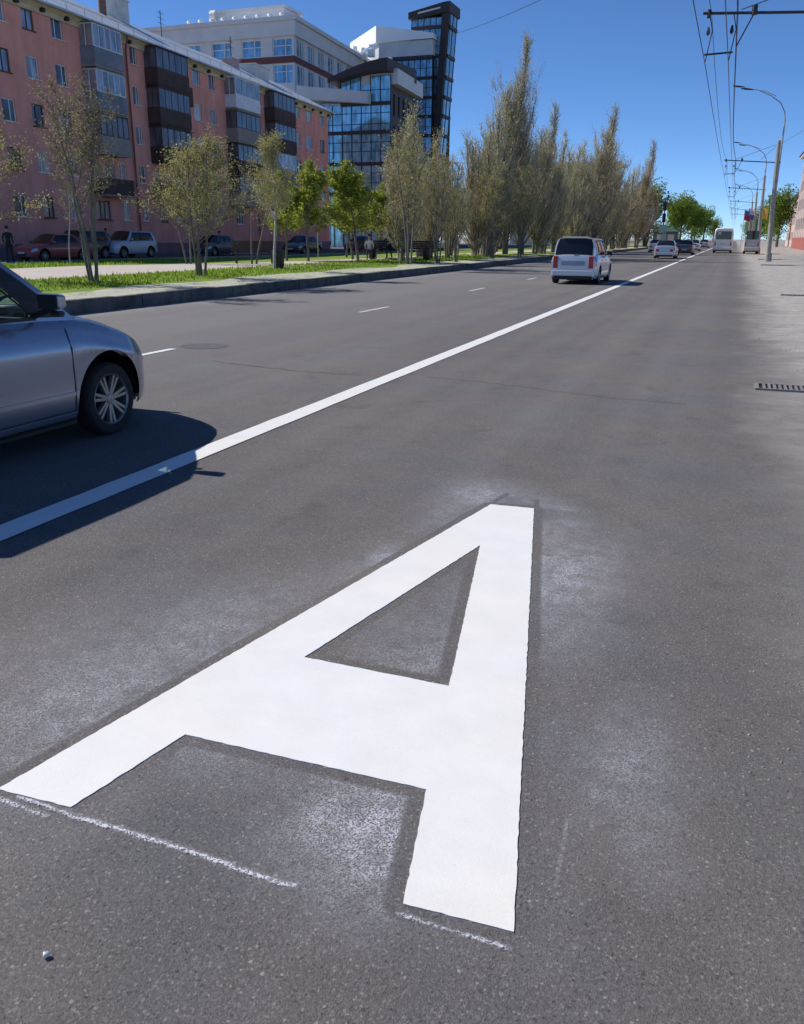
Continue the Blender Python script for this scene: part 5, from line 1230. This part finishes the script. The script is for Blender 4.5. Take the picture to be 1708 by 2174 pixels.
replant(yg, 'yellow green tree low in front of the pink block corner', (-22.0, 41.5, .35), 3.0, (1.1, 1.1, .9), GT)
replant(yg, 'yellow green tree between pink block corner and first poplars', (-20.2, 46.0, .35), 1.2, (1.3, 1.3, 1.0), GT)
replant(yg, 'green leafed tree deeper behind the bright pair', (-22.6, 50.5, .35), 4.1, (1.2, 1.2, 1.0), GT)
replant(yg, 'yellow green tree half hidden in front of the first poplars', (-19.4, 47.5, .35), 5.3, (.95, .95, .85), GT)
bt = plant(spring_tree(18, 3.7, .8, 1, .1, .05, .5, 6, r0=.035, bark=M_BIRCH), 'sapling', 'thin whitish sapling in front of the red car', (-28.2, 32.3, .3), 0, GT)
replant(bt, 'dark thin sapling before the far parked navy sedan', (-24.3, 50, .33), 1, 1.0, GT)
bare = plant(spring_tree(19, 6.0, 1.7, 3, .45, .07, .26, 9, r0=.06, el=(30, 70), density=1.6), 'street_tree', 'bare forked tree in front of the first poplars', (-14.8, 40.5, .34), 0, GT)
replant(bare, 'bare forked tree just right of the first poplars', (-14.1, 42.9, .34), 2, .85, GT)
replant(bare, 'slim bare tree beside the path right of the bench', (-13.9, 45.4, .33), 4, .62, GT)
replant(bare, 'bare brownish tree at the foot of the tallest poplar', (-14.2, 54.3, .33), 1.2, .92, GT)
replant(bare, 'pale bare tree right under the tallest poplar', (-13.9, 60.5, .33), 3.4, 1.0, GT)
replant(bare, 'pale bare tree behind the path in the far rows', (-15.8, 58.5, .33), 5.0, .9, GT)
replant(bare, 'brown twiggy tree between the path and the low poplars', (-16.5, 52.0, .33), 2.9, .95, GT)
for i, (x, y, s_, l_) in enumerate([(-17.5, 63, .95, 'brown twiggy tree filling the gap left of the tallest poplar'), (-18, 69, 1.0, 'brown twiggy tree behind the foot of the tallest poplar'), (-17.5, 76, .95, 'brown twiggy tree right behind the tallest poplar'), (-17, 83, 1.0, 'brown twiggy tree left of the minivan'),
        (-16.5, 90, 1.0, 'brown twiggy tree just behind the minivan left side'), (-16, 98, 1.05, 'brown twiggy tree just behind the minivan roof'), (-15.5, 110, 1.1, 'brown twiggy tree between the minivan and the sedan'), (-15.2, 122, 1.1, 'brown twiggy tree behind the silver sedan'), (-15, 136, 1.1, 'brown twiggy tree near the last tall poplar'), (-19, 62, .9, 'brown twiggy tree far behind the path')]):
    replant(bare, l_, (x, y, .3), i*2.1, (s_*1.15, s_*1.15, s_*.9), GT)
pA = plant(poplar_tree(31, 10.0, 2.3, .55, 170, spires=4, base=.07, leafsize=.11, low=.95), 'poplar', 'broad poplar beside the glass office, first in the row', (-16.5, 44.0, .3), 0, GPOP, sc=(.88, .88, .73))
pB = plant(poplar_tree(32, 14.9, 2.6, .6, 300, spires=2, base=.05, leafsize=.10, low=1.15), 'poplar', 'tallest poplar with a pointed leaning tip', (-16.5, 67.1, .3), 0, GPOP)
pC = plant(poplar_tree(33, 12.0, 2.0, .55, 220, spires=2, base=.05, leafsize=.10, low=1.1), 'poplar', 'second tallest poplar pressed against the tallest', (-15.8, 69.7, .3), 0, GPOP)
pops = [(pA, -17, 50.2, 6.8, 'broad poplar right of the first one, before the dark tower fin'), (pA, -19, 54.1, 6.4, 'low poplar behind the first two'), (pA, -17, 59.6, 7.6, 'small poplar with thin spires left of the tallest'),
        (pA, -16.5, 61.1, 8.2, 'poplar with twin spires near the tallest on its left'), (pA, -17.5, 66.9, 7.6, 'broad brownish poplar on the left flank of the tallest'), (pA, -16.8, 63.2, 10.0, 'tall broad poplar hugging the left of the tallest'),
        (pC, -15.5, 72.3, 10.8, 'tall poplar on the right flank of the tallest'), (pA, -15.2, 74, 9.2, 'brown poplar on the right shoulder of the tallest group'), (pA, -15.5, 81.2, 9.6, 'low brownish poplar right of the tallest group'),
        (pA, -16, 91, 9.6, 'grey poplar above the white minivan roof'), (pA, -15, 92.5, 10, 'brown poplar filling the gap behind the minivan'), (pC, -14.5, 96.3, 13.6, 'tall poplar with sharp tip behind the minivan'),
        (pA, -14.5, 106, 12, 'brown shoulder poplar right of the sharp tipped one'), (pC, -14, 112, 13.3, 'tall poplar with sharp tip, second from the right end'), (pA, -14, 124, 9.8, 'short brown poplar between the last two tall ones'),
        (pC, -13.5, 132, 13.6, 'last tall poplar at the right end of the row'), (pA, -13.8, 150, 10.5, 'short brown poplar at the very end of the row'), (pA, -20, 76.9, 7.8, 'poplar in the second row left of the tallest'),
        (pA, -20, 94.4, 11, 'poplar in the second row behind the tallest'), (pA, -18, 57.3, 6.2, 'smallest poplar deep left of the spired pair'), (pA, -18.5, 108, 11, 'poplar in the second row behind the minivan'),
        (pA, -14.6, 86, 7.6, 'short bushy poplar at the kerb left of the sedan'), (pA, -14.3, 101, 8.0, 'short bushy poplar behind the silver sedan roof'), (pA, -14.0, 118, 8.5, 'short bushy poplar at the kerb near the row end')]
for i, (src, x, y, hh, l_) in enumerate(pops):
    s_ = hh/(10.0 if src is pA else 12.0); replant(src, l_, (x, y, .3), i*1.37+.4, (s_*(1.1+.12*(i % 3)), s_*1.15, s_), GPOP)
g1 = plant(leafy_tree(41, 11, 6.0), 'leafy_tree', 'rounded bright green tree after the poplars end', (-14.2, 155, .2), 0, 'green trees at the far end')
for i, (x, y, s_, l_) in enumerate([(-11.5, 185, .95, 'rounded green tree second past the poplars'), (-12, 215, 1.15, 'dark green tree left of the bus roof'), (-11, 250, 1.1, 'green tree behind the dark one left of the bus'), (-10.5, 330, 1.25, 'small far green tree above the bus left corner'),
        (-16, 172, 1.0, 'green tree behind the traffic lights'), (8.0, 196, 1.15, 'olive green tree on the right beside the pink house'), (7.4, 222, 1.0, 'olive tree behind the concrete pole'), (6.0, 262, 1.0, 'far tree on the right behind the row of poles'),
        (-12, 292, 1.1, 'far green tree before the last one at left'), (5.5, 330, .9, 'tiny far tree on the right of the vanishing road'), (5.2, 420, 1.0, 'farthest tree on the right of the road'), (-9.5, 430, 1.1, 'farthest tree on the left of the road'), (10, 290, 1.0, 'tree behind the lower pale house')]):
    replant(g1, l_, (x, y, .1), i*1.1, s_*.95, 'green trees at the far end')
